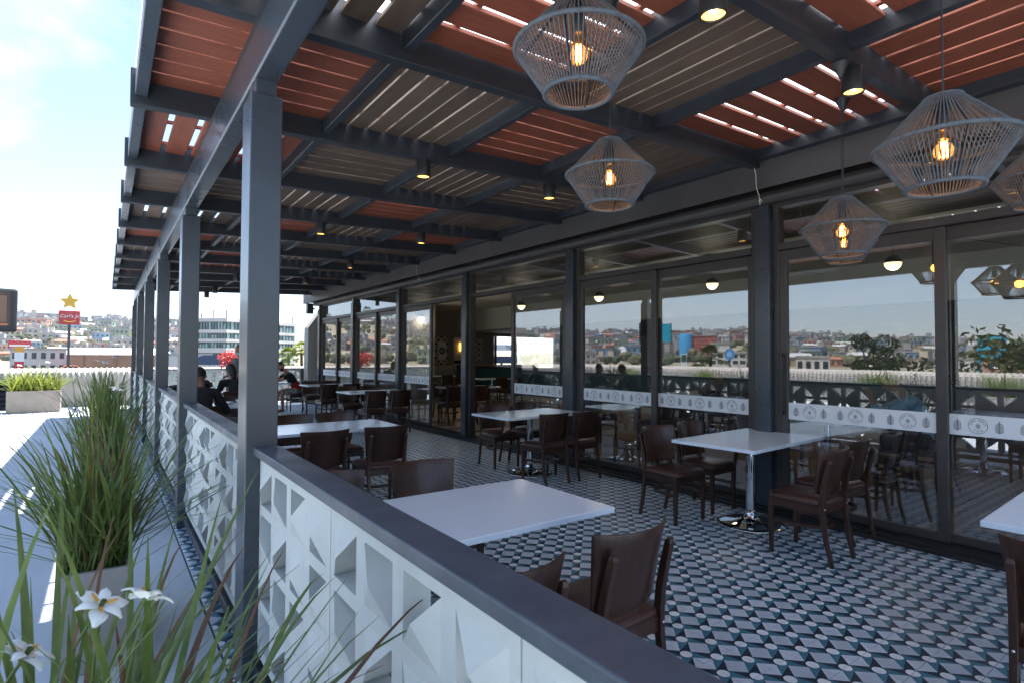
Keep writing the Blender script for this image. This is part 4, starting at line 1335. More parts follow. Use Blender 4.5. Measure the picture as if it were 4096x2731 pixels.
def iris(name, label, x, y, planter, leafs, mats, seed, spread, stuff_extra=0, flowers=(), L=(.55,.95), dims=None, zb_=0, pmat='planter', group='iris planters along the terrace', lean=(3,42), w=(.010,.017)):
    """planter with sword leaves; each near leaf is a part of its own"""
    r = random.Random(seed)
    lx, ly, h = dims
    pt = thing('planter', planter, 'planter', (x, y, zb_), 0, 'planters on the roof deck')
    b = MB(); t_ = .03
    b.box(-lx/2,lx/2,-ly/2,-ly/2+t_,0,h); b.box(-lx/2,lx/2,ly/2-t_,ly/2,0,h)
    b.box(-lx/2,-lx/2+t_,-ly/2+t_,ly/2-t_,0,h); b.box(lx/2-t_,lx/2,-ly/2+t_,ly/2-t_,0,h)
    b.build('box', M[pmat], pt, bevel=.006)
    b = MB(); b.box(-lx/2+t_,lx/2-t_,-ly/2+t_,ly/2-t_,.02,h-.04); b.build('soil', M['soil'], pt)
    t = thing(name, label, 'plant', (x, y, zb_+h-.05), 0, group)
    lib = [blade_lib((name,mt,L), M[mt], L[0], L[1], w[0], w[1], 10, lean) for mt in mats]
    for i in range(leafs):
        me = r.choice(lib[0] if r.random() < .85 else lib[-1])
        px, py = r.gauss(0, lx*.20*spread), r.gauss(0, ly*.22*spread)
        px = max(-lx*.42, min(lx*.42, px)); py = max(-ly*.42, min(ly*.42, py))
        inst('leaf', me, t, (px, py, 0), (0, 0, r.uniform(0, 2*math.pi)), (r.uniform(.75,1.1),)*3)
    if stuff_extra:
        mb = MB()
        for i in range(stuff_extra):
            me = r.choice(lib[0])
            T = Matrix.Translation((r.uniform(-.42,.42)*lx, r.uniform(-.42,.42)*ly, 0)) @ Matrix.Rotation(r.uniform(0,6.28),4,'Z') @ Matrix.Scale(r.uniform(.5,1.0),4)
            mb.add([v.co for v in me.vertices], [tuple(p.vertices) for p in me.polygons], 0, True, T)
        o = mb.build('foliage', M[mats[0]], t); o['kind'] = 'stuff'
    for (fx, fy, fz, rz, ti, s) in flowers:
        # flower stem from the clump to the bloom
        end = Vector((fx-x, fy-y, fz-zb_-h+.05))
        b = MB(); st = Vector((end.x*.25, end.y*.25, 0)); mid = st.lerp(end, .55)+Vector((0,0,.10))
        b.tube([st, st.lerp(mid,.5)+Vector((0,0,.05)), mid, mid.lerp(end,.6), end+Vector((0,0,-.03))], [.0035,.003,.0028,.0025,.002], 6)
        b.build('flower_stem', M['blade'], t)
        flower(t, end, rz, ti, s)
    return t
iris('iris_plant', 'white flowering iris close to the camera in the lower corner', -.04, 1.20, 'grey planter under the nearest iris, below the picture', 240, ['blade','blade_b'], 3, 1.2, 40,
     [(0.0,1.18,1.072,.5,.55,1.0),(.062,1.135,1.088,2.1,.6,.95),(-.10,1.24,.995,1.2,.5,1.05)], L=(.5,.98), dims=(.34,.64,.46), lean=(3,46), w=(.009,.016))
iris('iris_plant', 'tall iris clump in the grey planter beside the railing', -.02, 3.62, 'grey square planter standing beside the railing', 220, ['blade','blade_b'], 11, 1.1, 160,
     [(-.12,3.5,1.22,.5,.4,.8),(.05,3.9,1.30,2,.4,.8)], L=(.55,1.02), dims=(.30,.62,.47), lean=(4,58), w=(.008,.015))
iris('iris_plant', 'iris clump behind the tall one, farther along the railing', .02, 6.3, 'grey planter farther along the railing', 60, ['blade','blade_y'], 21, 1.1, 200, [(0,6.3,1.42,0,.3,.8),(-.2,6.1,1.3,1,.3,.8)], L=(.6,1.05), dims=(.38,.62,.47), lean=(2,36))
iris('iris_plant', 'far iris clump near the last railing posts', .02, 10.2, 'grey planter near the far railing posts', 20, ['blade','blade_y'], 31, 1.1, 240, [(.1,10.2,1.45,0,.3,.9),(-.1,10,1.4,1,.3,.9)], L=(.6,1.05), dims=(.38,.8,.47), lean=(2,36))
iris('yellow_green_plant', 'yellow-green leafy plant in the long tan planter by the far parapet', -1.46, 18.85, 'long tan planter before the louvred parapet', 90, ['blade_y','blade'], 41, 1.5, 380, [(-1.2,18.5,1.28,0,.3,1.3),(-1.75,18.6,1.2,0,.3,1.3)], L=(.45,.85), dims=(1.05,.55,.56), pmat='planter_tan', group=None, lean=(5,60), w=(.02,.04))
for k, (yy, lab) in enumerate(((13.2,'reflected by the table bay'),(7.1,'reflected by the right bay'),(4.2,'reflected in the nearest glass'),(17.2,'near the parapet corner'))):
    iris('flowering_shrub', 'spiky plant in a planter at the parapet, ' + lab, -8.2, yy, 'planter at the parapet, ' + lab, 40, ['blade','blade_y'], 60+k, 1.3, 200, [(-8.0,yy+.1,1.25,0,.3,1.5)], L=(.5,1.0), dims=(.8,.8,.5), group='plants along the parapet', lean=(5,60), w=(.015,.03))

def leafy(mb, centres, n, size, r, flat=.0):
    for i in range(n):
        c, R_ = centres[r.randrange(len(centres))]
        while True:
            d = Vector((r.uniform(-1,1), r.uniform(-1,1), r.uniform(-1,1)))
            if .15 < d.length < 1: break
        d = d.normalized()*d.length**.5
        p = Vector(c)+Vector((d.x*R_[0], d.y*R_[1], d.z*R_[2]))
        u = Vector((r.uniform(-1,1), r.uniform(-1,1), r.uniform(-1,1))).normalized()
        v = u.orthogonal().normalized(); s = size*r.uniform(.6,1.3)
        mb.add([p-u*s, p-v*s*.45, p+u*s, p+v*s*.45], [(0,1,2,3)], 0)
def tree(name, label, x, y, h, cr, mat, seed, n=900, leaf=.12, group=None, zg=None, trunk=.12, cat='tree'):
    r = random.Random(seed); zg = GROUND_Z+.25 if zg is None else zg
    t = thing(name, label, cat, (x,y,zg), 0, group)
    b = MB(); b.tube([(0,0,0),(.05*h*.2,.02,h*.3),(0,.05,h*.62)], [trunk,trunk*.75,trunk*.45], 8)
    cs = []
    for k in range(9):
        a = r.uniform(0,6.28); q = r.uniform(.25,.75)
        e = Vector((cr*q*math.cos(a), cr*q*math.sin(a), h*r.uniform(.55,.93)))
        b.tube([(0,0.03,h*r.uniform(.35,.55)), e*.6+Vector((0,0,h*.18)), e], [trunk*.4,trunk*.28,trunk*.12], 5)
        s = cr*r.uniform(.32,.5); cs.append((e,(s,s,s*.8)))
    b.build('trunk', M['bark'], t)
    b = MB(); leafy(b, cs, n, leaf, r); o = b.build('crown', M[mat], t)
    return t
def palm(label, x, y, h, L_, mat, seed, group='fan palms beyond the parapet', zg=None):
    r = random.Random(seed); zg = GROUND_Z+.25 if zg is None else zg
    t = thing('palm_tree', label, 'palm tree', (x,y,zg), 0, group)
    b = MB(); b.tube([(0,0,0),(.06,0,h*.5),(0,.03,h)], [.17,.13,.11], 10); b.build('trunk', M['bark'], t)
    for k in range(26):
        a = r.uniform(0,6.28); el = r.uniform(-.5,1.35); b = MB()
        d = Vector((math.cos(a)*math.cos(el), math.sin(a)*math.cos(el), math.sin(el)))
        sd = d.cross(Vector((0,0,1))).normalized(); base = Vector((0,0,h-.05)); hub = base+d*L_*.5
        b.tube([base, hub], [.02,.012], 4)
        for q in range(13):
            f = rad(-78+13*q); v = (d*math.cos(f)+sd*math.sin(f)).normalized()
            e = hub+v*L_*.55*(.75+.25*math.cos(f))+Vector((0,0,-.18*L_)); p = v.cross(d).normalized()*.01 if abs(f) > .05 else Vector((0,0,.01))
            w = sd*math.cos(f)*.035*L_-d*math.sin(f)*.035*L_
            m_ = hub.lerp(e,.5)+Vector((0,0,.06*L_))
            b.add([hub, m_-w, e, m_+w], [(0,1,2,3)], 0)
        b.build('frond', M[mat], t)
    return t
t = iris('red_flower_shrub_base', 'green base leaves under the red shrub at the far rail', 3.15, 19.55, 'planter behind the far rail holding a red shrub', 6, ['blade','blade_y'], 71, 1.3, 60, [], L=(.3,.5), dims=(.9,.5,.5), group=None, lean=(5,60), w=(.015,.03))
t['category'] = 'plant'; t.name = 'ground_leaves'
tree('red_shrub', 'bright red bougainvillea shrub rising above the far rail', 3.2, 19.55, 1.12, .46, 'red_leaf', 5, 1300, .04, zg=.45, trunk=.03, cat='shrub')
palm('fan palm behind the far end of the terrace, left one', 13.2, 52, 3.3, 1.15, 'blade_y', 3)
palm('taller fan palm behind the far end of the terrace, right one', 13.9, 50.5, 3.9, 1.1, 'blade_y', 4)
palm('pale palm rising between the posts before the office block', 10.35, 50, 5.2, .9, 'olive' if False else 'leaf_olive', 9)
tree('bushy_tree', 'low olive bush under the palms beyond the far rail', 12.6, 50, 2.6, 1.6, 'blade_y', 12, 900, .12)

# ================================================================== TOWN
VX = 10.7                                   # the glass wall mirrors the town as seen from here
def at(az, r, el=0.0, ox=0.0):
    return ox + r*math.sin(rad(az)), r*math.cos(rad(az)), 1.5 + r*math.tan(rad(el))
def col(name, c, rough=.85): return P(name, c, rough=rough, var=.10, vscale=.25)
WALLS = [col('house_white', (.55,.53,.49)), col('house_cream', (.48,.40,.30)), col('house_pink', (.45,.24,.18)), col('house_grey', (.32,.31,.30)),
         col('house_blue', (.18,.30,.42)), col('house_terracotta', (.36,.17,.10)), col('house_tan', (.38,.28,.19)), col('house_green', (.22,.30,.22))]
M['win'] = P('dark_window', (.03,.035,.04), rough=.15, var=.2)
M['roof_tin'] = col('tin_roof', (.42,.42,.42), .5); M['roof_tile'] = col('tile_roof', (.30,.12,.07)); M['roof_slab'] = col('slab_roof', (.36,.34,.31))
HV = []
hr = random.Random(99)
hn = ['small white house','cream house','pink house','bare grey house','blue house','terracotta house','tan tin-roofed house','pale green house']
for i in range(8):
    b = MB(); w, d, h = hr.uniform(6,9), hr.uniform(5,8), hr.choice([3,3.2,5.8])
    b.box(-w/2,w/2,-d/2,d/2,-4,h, 0)
    if i in (5,6):
        b.add([(-w/2-.3,-d/2-.3,h+.02),(w/2+.3,-d/2-.3,h+.02),(w/2+.3,d/2+.3,h+.02),(-w/2-.3,d/2+.3,h+.02),(-w/2-.3,0,h+1.3),(w/2+.3,0,h+1.3)],
              [(0,1,5,4),(2,3,4,5),(0,4,3),(1,2,5),(3,2,1,0)], 2)
    else:
        b.box(-w/2-.2,w/2+.2,-d/2-.2,d/2+.2,h+.002,h+.25,2)
        if i in (1,3): b.box(-w/2+.4,-w/2+2.6,-1.5,1.2,h+.26,h+2.4,0)
    for z0 in ([.9] if h < 4 else [.9,3.6]):
        for q in range(3):
            x = -w/2+w*(q+.5)/3
            for s in (-1,1):
                y = s*(d/2+.004); b.add([(x-.6,y,z0),(x+.6,y,z0),(x+.6,y,z0+1.2),(x-.6,y,z0+1.2)], [(0,1,2,3) if s < 0 else (3,2,1,0)], 1)
        for q in range(2):
            y = -d/2+d*(q+.5)/2
            for s in (-1,1):
                x = s*(w/2+.004); b.add([(x,y-.6,z0),(x,y+.6,z0),(x,y+.6,z0+1.2),(x,y-.6,z0+1.2)], [(0,1,2,3) if s > 0 else (3,2,1,0)], 1)
    HV.append(b.mesh('house', [WALLS[i], M['win'], M['roof_tile'] if i == 5 else (M['roof_tin'] if i in (6,2) else M['roof_slab'])]))
spots = []
while len(spots) < 1500:
    a = hr.uniform(-84, 12); r = 215+430*hr.random()**.8
    if a > 5 and hr.random() < .6: continue
    if -14 < a < 14 and r < 390: continue
    if abs(a+54) < 6 and r < 330: continue
    x, y = CX+r*math.sin(rad(a)), r*math.cos(rad(a))
    if mnoise.noise(Vector((x*.011, y*.011, 1.7))) < -.18: continue
    spots.append((r, a, x, y))
while len(spots) < 2250:
    a = hr.uniform(-14, 10); r = 250+395*hr.random()
    spots.append((r, a, CX+r*math.sin(rad(a)), r*math.cos(rad(a))))
spots.sort()
def pane_of(x, y):
    av = math.degrees(math.atan2(x-VX, y)); ad = math.degrees(math.atan2(x, y))
    if -6.5 < ad < 2.4: return 'beyond the parapet beside the red pole sign'
    for a0, a1, w_ in ((-28,-17.5,'mirrored in the far panes'),(-41.5,-36.3,'mirrored right of the doorway'),(-50,-42.5,'mirrored left of the turquoise hoarding'),
                       (-60,-50,'mirrored around the blue tower'),(-67,-61.5,'mirrored behind the wall table'),(-75,-67,'mirrored around the dark red tree')):
        if a0 < av < a1: return w_
ind = {}
for i, (r, a, x, y) in enumerate(spots):
    w_ = pane_of(x, y)
    if w_ and len(ind) < 290:
        e = (hill_z(x,y)-GROUND_Z)/max(1.0, 640*math.tan(rad(el_at(a)))+3.7)
        ind[i] = ('low on the hillside, ' if e < .3 else 'halfway up the hillside, ' if e < .7 else 'near the hill crest, ')+w_
stuffh = [MB() for _ in range(8)]
for i, (r, a, x, y) in enumerate(spots):
    v = hr.choice([0,0,0,1,1,2,3,3,4,5,6,6,7]); rz = rad(-a)+hr.uniform(-.5,.5); z = hill_z(x,y); s = hr.uniform(.75,1.15)*(.5+.5*min(1,(r-200)/230) if abs(a) < 14 else 1)
    if i in ind:
        o = inst('hillside_house', HV[v], None, (x,y,z), (0,0,rz), (s,s,s))
        tag(o, hn[v]+' '+ind[i], 'house', 'houses on the hillside')
    else:
        T = Matrix.Translation((x,y,z)) @ Matrix.Rotation(rz,4,'Z') @ Matrix.Scale(s,4)
        me = HV[v]; mb = stuffh[v]; b0 = len(mb.v)
        mb.v += [tuple(T @ q.co) for q in me.vertices]
        for p in me.polygons: mb.f.append([b0+k for k in p.vertices]); mb.m.append(p.material_index); mb.sm.append(False)
for v, mb in enumerate(stuffh):
    if mb.v:
        o = mb.build('distant_houses', list(HV[v].materials)); tag(o, kind='stuff')
# hillside trees and scrub
mb = [MB(), MB()]
tr = random.Random(4)
ico = bmesh.new(); bmesh.ops.create_icosphere(ico, subdivisions=1, radius=1); iv_ = [v.co.copy() for v in ico.verts]; if_ = [tuple(v.index for v in f.verts) for f in ico.faces]; ico.free()
for i in range(2000):
    a = tr.uniform(-84,14) if i < 1500 else tr.uniform(-13,12); r = 205+450*tr.random()**.9
    x, y = CX+r*math.sin(rad(a)), r*math.cos(rad(a)); z = hill_z(x,y)
    for k in range(tr.choice([2,3,4])):
        s = tr.uniform(1.0,2.6)*(.45+.55*min(1,(r-200)/230) if abs(a) < 14 else 1); c = Vector((x+tr.uniform(-2.4,2.4), y+tr.uniform(-2.4,2.4), z+s*.5+tr.uniform(0,1.6)))
        mb[i%2].add([c+Vector((p.x*s*tr.uniform(.7,1.25), p.y*s*tr.uniform(.7,1.25), p.z*s*tr.uniform(.6,1.15))) for p in iv_], if_, 0, False)
for q in range(2):
    tag(mb[q].build('hillside_scrub', [P('scrub_dark', (.060,.075,.032), rough=1, var=.3, vscale=.4), P('scrub_olive', (.105,.105,.048), rough=1, var=.3, vscale=.4)][q]), kind='stuff')
# crest palms
palm('lone fan palm on the hill crest seen in the far panes', *[*at(-21.5,560,0,VX)[:2]], 16, 5.5, 'leaf_dark', 21, 'palms on the hill crest', zg=hill_z(*at(-21.5,560,0,VX)[:2])-2)
palm('pair of fan palms on the hill crest, first', *[*at(-23.4,570,0,VX)[:2]], 11, 3.5, 'leaf_dark', 22, 'palms on the hill crest', zg=hill_z(*at(-23.4,570,0,VX)[:2])-2)
palm('pair of fan palms on the hill crest, second', *[*at(-23.8,570,0,VX)[:2]], 12, 3.5, 'leaf_dark', 23, 'palms on the hill crest', zg=hill_z(*at(-23.8,570,0,VX)[:2])-2)

def blockb(name, label, cat, c, rz, w, d, z0, z1, wall, floors=0, cols=0, winw=.5, group=None, side_cols=0):
    """box building; every window is a part of its own, sharing one mesh"""
    t = thing(name, label, cat, (c[0],c[1],z0), rz, group)
    b = MB(); b.box(-w/2,w/2,-d/2,d/2,0,z1-z0); b.build('wall', wall, t)
    b = MB(); b.box(-w/2-.15,w/2+.15,-d/2-.15,d/2+.15,z1-z0+.002,z1-z0+.35); b.build('roof', M['roof_slab'], t)
    if floors:
        fh = (z1-z0)/floors; cw_ = w/cols
        m = MB(); m.box(-cw_*winw/2,cw_*winw/2,-.06,.02,-fh*.24,fh*.24); me = m.mesh('window', M['win'])
        for i in range(floors):
            for j in range(cols):
                inst('window', me, t, (-w/2+cw_*(j+.5), -d/2, fh*(i+.55)))
        if side_cols:
            cs = d/side_cols; m = MB(); m.box(-.02,.06,-cs*winw/2,cs*winw/2,-fh*.24,fh*.24); me = m.mesh('window', M['win'])
            for i in range(floors):
                for j in range(side_cols):
                    for s in (1,):
                        inst('window', me, t, (w/2, -d/2+cs*(j+.5), fh*(i+.55)))
    return t
# --- mirrored in the glass: blue cylinder, red block, wavy grey block, white blocks
R_ = 300
c = at(-53.45,R_,0,VX)
t = thing('cylinder_tower', 'tall bright blue windowless cylinder tower mirrored in the glass', 'tower', (c[0],c[1],GROUND_Z))
b = MB(); b.lathe([(3.1,0),(3.1,14.9),(2.9,15.2),(0,15.2)], 36); b.build('shaft', col('bright_blue_paint', (.03,.26,.52), .5), t)
c = at(-55.2,R_+4,0,VX)
t = blockb('red_hotel', 'salmon red block building beside the blue cylinder, mirrored in the glass', 'building', c, rad(55.2), 12.0, 9, GROUND_Z, 12.0, col('salmon_paint', (.40,.10,.07)), 8, 8, .42, side_cols=5)
b = MB(); b.box(-5.6,.9,-3,3,14.21,17.2); b.build('penthouse', WALLS[3], t)
b = MB(); b.box(-.8,-.7,-.1,0,17.2,20); b.build('antenna', M['black_metal'], t)
c = at(-51.8,R_-30,0,VX)
t = thing('wavy_office', 'grey office with a wavy pale front beside the blue tower, mirrored in the glass', 'building', (c[0],c[1],GROUND_Z), rad(51.8))
for k in range(9):
    b = MB(); z0 = k*1.22; n = 14; pts = []
    sh = .55*math.sin(k*.8)
    pts = [(-3.6+5.2*i/n, -3+.5*math.sin(i*.55)+sh) for i in range(n+1)]+[(1.6,2),(-3.6,2)]
    b.prism(pts, z0, z0+1.05); b.build('floor_band', WALLS[3], t)
b = MB(); b.box(1.7,4.4,-2.6,3,0,12.2); b.build('core', WALLS[3], t)
for k in range(8):
    b = MB(); b.box(1.9,4.2,-2.66,-2.58,.6+k*1.4,1.5+k*1.4); b.build('window', M['win'], t)
c = at(-57.3,150,0,VX)
blockb('white_office', 'low white office with strip windows behind the blue oval sign, mirrored', 'building', c, rad(57.3), 8.5, 6, GROUND_Z, 2.5, WALLS[0], 3, 5, .7)
c = at(-56.6,165,0,VX)
blockb('white_block', 'plain white box building behind the palm, mirrored in the glass', 'building', c, rad(56.6), 5, 5, GROUND_Z, 5.0, WALLS[0])
c = at(-47.9,410,0,VX)
blockb('apartment_tower', 'slim white apartment tower with balcony rows, mirrored in the glass', 'building', c, rad(47.9), 7.5, 7, GROUND_Z-1, 13.3, WALLS[0], 9, 3, .6, side_cols=2)
for k, (az_, r_, w_, h_, wl_, lb) in enumerate(((-46.2,260,9,4.5,0,'white low block with dark windows above the parapet, mirrored'),(-50.3,330,9,6,5,'orange block left of the wavy office, mirrored'),(-64.5,130,6,1.5,0,'white two storey house mirrored in the right pane'),(-62.5,240,10,3,1,'cream block mirrored in the right pane'),(-43.0,230,8,2.6,1,'cream flat block mirrored left of the post'),(-40.5,300,8,4,0,'white flat block mirrored in the doorway leaf'),(-79.5,180,20,1.2,2,'pink shed mirrored in the nearest pane'))):
    c = at(az_, r_, 0, VX)
    blockb('town_block', lb, 'building', c, rad(-az_), w_, 7, GROUND_Z, h_, WALLS[wl_], max(1,int((h_-GROUND_Z)/2.6)), 4, .55)
c = at(-76.9,190,0,VX)
t = thing('teal_tower', 'bright turquoise banded block mirrored in the nearest pane', 'building', (c[0],c[1],GROUND_Z), rad(76.9))
for k in range(5):
    b = MB(); b.box(-2.9,2.9,-3,3,k*1.9,k*1.9+1.45); b.build('band', col('turquoise_panel', (.02,.35,.50), .4), t)
    b = MB(); b.box(-2.8,2.8,-2.9,2.9,k*1.9+1.45,k*1.9+1.9); b.build('window_strip', M['win'], t)
palm('shaggy palm in front of the red block, mirrored in the glass', *at(-55.75,42,0,VX)[:2], 3.4, 1.25, 'leaf_olive', 31, 'fan palms mirrored in the glass')
palm('lower palm left of the shaggy palm, mirrored in the glass', *at(-54.6,44,0,VX)[:2], 2.3, 1.0, 'leaf_dark', 32, 'fan palms mirrored in the glass')
tree('dark_red_tree', 'dark red leaved round tree mirrored in the right pane', *at(-69.0,27,0,VX)[:2], 4.6, 1.15, 'leaf_dark', 33, 2600, .075)
for k, (az_, r_, h_, cr_, mt) in enumerate(((-45,40,1.9,2.0,'leaf_dark'),(-47.2,42,2.0,2.2,'leaf_olive'),(-49.8,40,2.2,2.0,'leaf_dark'),(-51.6,40,2.3,1.6,'leaf_olive'),(-52.8,38,2.1,1.2,'leaf_dark'),(-42,44,2.0,2.2,'leaf_olive'),(-65.7,40,2.2,1.6,'leaf_dark'),(-67.6,38,2.4,1.6,'leaf_olive'),(-71.5,40,2.2,1.6,'leaf_dark'),(-74.0,30,3.0,2.0,'leaf_dark'),(-78.5,26,4.2,2.0,'leaf_olive'),(-80.8,25,4.4,2.0,'leaf_dark'))):
    tree('street_tree', 'leafy street tree beyond the parapet, %s' % ['before the mirrored blocks','under the slim tower','left of the wavy office','before the wavy office','under the blue cylinder','left of the first post','left of the dark red tree','close to the dark red tree','right of the dark red tree','before the turquoise block','large, right of the turquoise block','largest, at the mirrored edge'][k],
         *at(az_, r_, 0, VX)[:2], h_, cr_, mt, 80+k, 700, .13, 'street trees beyond the parapet')
# blue oval sign, teal hoarding and small station sign, mirrored
c = at(-57.45,66,0,VX)
t = thing('oval_sign', 'blue oval sign with white outline figure on a brown post, mirrored', 'sign', (c[0],c[1],GROUND_Z), rad(57.45))
b = MB(); b.box(-.12,.12,-.1,.1,0,3.5); b.build('post', M['bark'], t)
b = MB(); b.prism([(.52*math.cos(2*math.pi*i/28), .62*math.sin(2*math.pi*i/28)) for i in range(28)], -.16, .16, 0, Matrix.Translation((0,0,4.0)) @ Matrix.Rotation(rad(90),4,'X')); b.build('oval', col('sign_blue', (.03,.30,.62), .4), t)
for s in (-.2,-.07,.07,.2):
    b = MB(); b.box(s-.025,s+.025,-.185,-.165,3.68,4.22+.1*(abs(s)<.1)); b.build('mark', M['white'], t)
c = at(-50.6,64,0,VX)
t = thing('teal_hoarding', 'turquoise roadside hoarding with white and orange lines, mirrored in the glass', 'billboard', (c[0],c[1],GROUND_Z), rad(44))
b = MB(); b.box(-1.6,1.6,-.05,.05,5.3,7.3); b.build('panel', col('hoarding_teal', (.02,.40,.52), .4), t)
b = MB(); ring_frame(b, -1.68, -1.6, -.1, .1, 5.2, 7.4, .04); b.box(1.6,1.75,-.12,.6,5.2,7.4); b.box(-1.7,1.75,-.12,.4,5.1,5.2); b.build('frame', M['black_metal'], t)
for z_, w_, mt in ((6.9,1.6,'petal_mark'),(6.65,1.9,'petal_mark'),(6.2,1.1,'petal'),(6.05,.9,'petal')):
    b = MB(); b.box(1.2-w_,1.2,-.07,-.055,z_,z_+.12); b.build('line', M[mt], t)
b = MB(); b.box(-.2,.2,-.1,.3,0,5.1); b.build('post', M['steel'], t)
c = at(-53.25,60,0,VX)
t = thing('station_sign', 'small white and green station sign board before the blue tower, mirrored', 'sign', (c[0],c[1],GROUND_Z), rad(53))
b = MB(); b.box(-.30,.30,-.08,.08,1.9,4.0); b.build('board', M['white'], t)
b = MB(); b.box(-.25,.25,-.10,-.082,3.2,3.9); b.build('emblem_panel', col('dark_green_panel', (.02,.09,.06), .4), t)
b = MB(); b.box(-.2,.2,-.06,.06,0,1.9); b.build('post', M['white'], t)

# --- seen directly at the left: star sign, hoarding, warehouse, station totem
def text_part(parent, body, size, loc, rz, mat, ext=.01, shear=0.0, name='lettering', rx=90):
    cu = bpy.data.curves.new('lettering','FONT'); cu.body = body; cu.size = size; cu.align_x = 'CENTER'; cu.align_y = 'CENTER'; cu.extrude = ext; cu.resolution_u = 3; cu.shear = shear
    o = bpy.data.objects.new('tmp', cu); COL.objects.link(o)
    me = bpy.data.meshes.new_from_object(o.evaluated_get(bpy.context.evaluated_depsgraph_get()))
    bpy.data.objects.remove(o)
    me.materials.clear(); me.materials.append(mat)
    q = inst(name, me, parent, loc, (rad(rx),0,rz)); return q
D_ = 118
c = at(-2.44, D_)
M['sign_red'] = col('sign_red', (.50,.025,.03), .4); M['sign_yellow'] = col('sign_yellow', (.80,.46,.02), .4)
t = thing('pole_sign', 'red pole sign with a yellow star above it beyond the parapet', 'sign', (c[0],c[1],GROUND_Z), rad(8))
zt, zb2 = 1.5+D_*math.tan(rad(3.42))-GROUND_Z, 1.5+D_*math.tan(rad(2.30))-GROUND_Z
b = MB(); b.box(-.18,.18,-.18,.18,0,zb2); b.build('pole', M['steel'], t)
b = MB(); b.box(-1.37,1.37,-.55,.55,zb2,zt); b.build('cabinet', M['sign_red'], t, bevel=.08)
text_part(t, "Carl's Jr.", .76, (0,-.57,(zb2+zt)/2+.22), 0, M['white'], .02, .25)
b = MB(); b.tube([(-.75,-.57,zb2+.62),(-.3,-.57,zb2+.46),(.25,-.57,zb2+.48),(.8,-.57,zb2+.66)], .07, 6); b.build('swoosh', M['sign_yellow'], t)
b = MB(); sc_ = zt+1.50; pts = []
for k in range(10):
    a = rad(90+36*k); rr = 1.38 if k % 2 == 0 else .66
    pts.append((rr*math.cos(a), rr*math.sin(a)))
b.prism(pts, -.35, .35, 0, Matrix.Translation((0,0,sc_)) @ Matrix.Rotation(rad(90),4,'X')); b.build('star', M['sign_yellow'], t, bevel=.08)
c = at(-7.15, 25)
t = thing('framed_hoarding', 'dark framed hoarding with a brown picture at the left picture edge', 'billboard', (c[0],c[1],GROUND_Z), rad(9))
z0, z1 = 1.5+25*math.tan(rad(1.6))-GROUND_Z, 1.5+25*math.tan(rad(4.9))-GROUND_Z
b = MB(); b.box(-.95,.69,-.10,.10,z0,z1); b.build('frame', M['black_metal'], t, bevel=.08)
b = MB(); b.box(-.85,.50,-.117,-.102,z0+.19,z1-.10); b.build('picture', P('brown_poster', (.16,.085,.045), rough=.5, col2=(.04,.025,.02), vscale=1.1, stretch=(1,1,.4)), t)
for k, (xx, ww, zz_, hh, cc) in enumerate(((-.33,.27,z0+.55,.65,(.28,.13,.07)),(.19,.22,z0+.33,.87,(.22,.12,.07)),(-.11,.55,z0+.22,.06,(.6,.22,.10)),(.05,.19,z1-.5,.19,(.02,.02,.02)))):
    b = MB(); b.box(xx,xx+ww,-.135,-.119,zz_,zz_+hh); b.build('figure', col('poster_tone_%d' % k, cc, .5), t)
b = MB(); b.box(-.3,-.15,-.08,.08,0,z0); b.build('post', M['steel'], t)
c = at(-5.4, 150)
t = thing('banner_sign', 'red and white strip sign on a low roof at the left picture edge', 'sign', (c[0],c[1],GROUND_Z), rad(5))
b = MB(); b.box(-1.75,1.75,-.2,.2,4.9,6.3); b.build('board', M['sign_red'], t)
b = MB(); b.box(-1.55,1.55,-.25,-.21,5.1,5.45); b.build('strip', M['white'], t)
for xx in (-1.4, 1.2):
    b = MB(); b.box(xx,xx+.2,-.1,.1,0,4.9); b.build('post', M['steel'], t)
c = at(-5.4, 85)
t = thing('station_totem', 'orange white and red totem sign at the left beyond the parapet', 'sign', (c[0],c[1],GROUND_Z), rad(5))
for z_, h_, mt in ((0,1.9,'sign_red'),(1.9,.9,'sign_red'),(2.8,.45,'white'),(3.25,.6,'white'),(3.85,.6,'petal_mark')):
    b = MB(); b.box(-.42,.42,-.2,.2,z_,z_+h_-.01); b.build('panel', M[mt], t)
c = at(-4.25, 130)
blockb('white_shop', 'long white low building left of the pole sign', 'building', c, rad(4), 7.5, 6, GROUND_Z, 2.1, WALLS[0], 2, 6, .5)
t = thing('warehouse', 'brown walled warehouse with a shallow white roof beyond the parapet', 'warehouse', (-.9,150,GROUND_Z), rad(2))
b = MB(); b.box(-8.5,12,-8,14,0,3.55); b.build('wall', col('brown_wall', (.26,.155,.11)), t)
b = MB(); b.add([(-9,-8.4,3.56),(12.4,-8.4,3.56),(12.4,3,5.0),(-9,3,5.0),(12.4,14.4,3.56),(-9,14.4,3.56)], [(0,1,2,3),(3,2,4,5),(0,3,5),(1,4,2)]); b.build('roof', col('white_roof', (.70,.70,.68), .5), t)
for xx in (-2.9,2.5,7.4):
    b = MB(); b.box(xx-.18,xx+.18,-8.12,-8,0,3.5); b.build('pilaster', col('dark_brown_wall', (.18,.10,.075)), t)
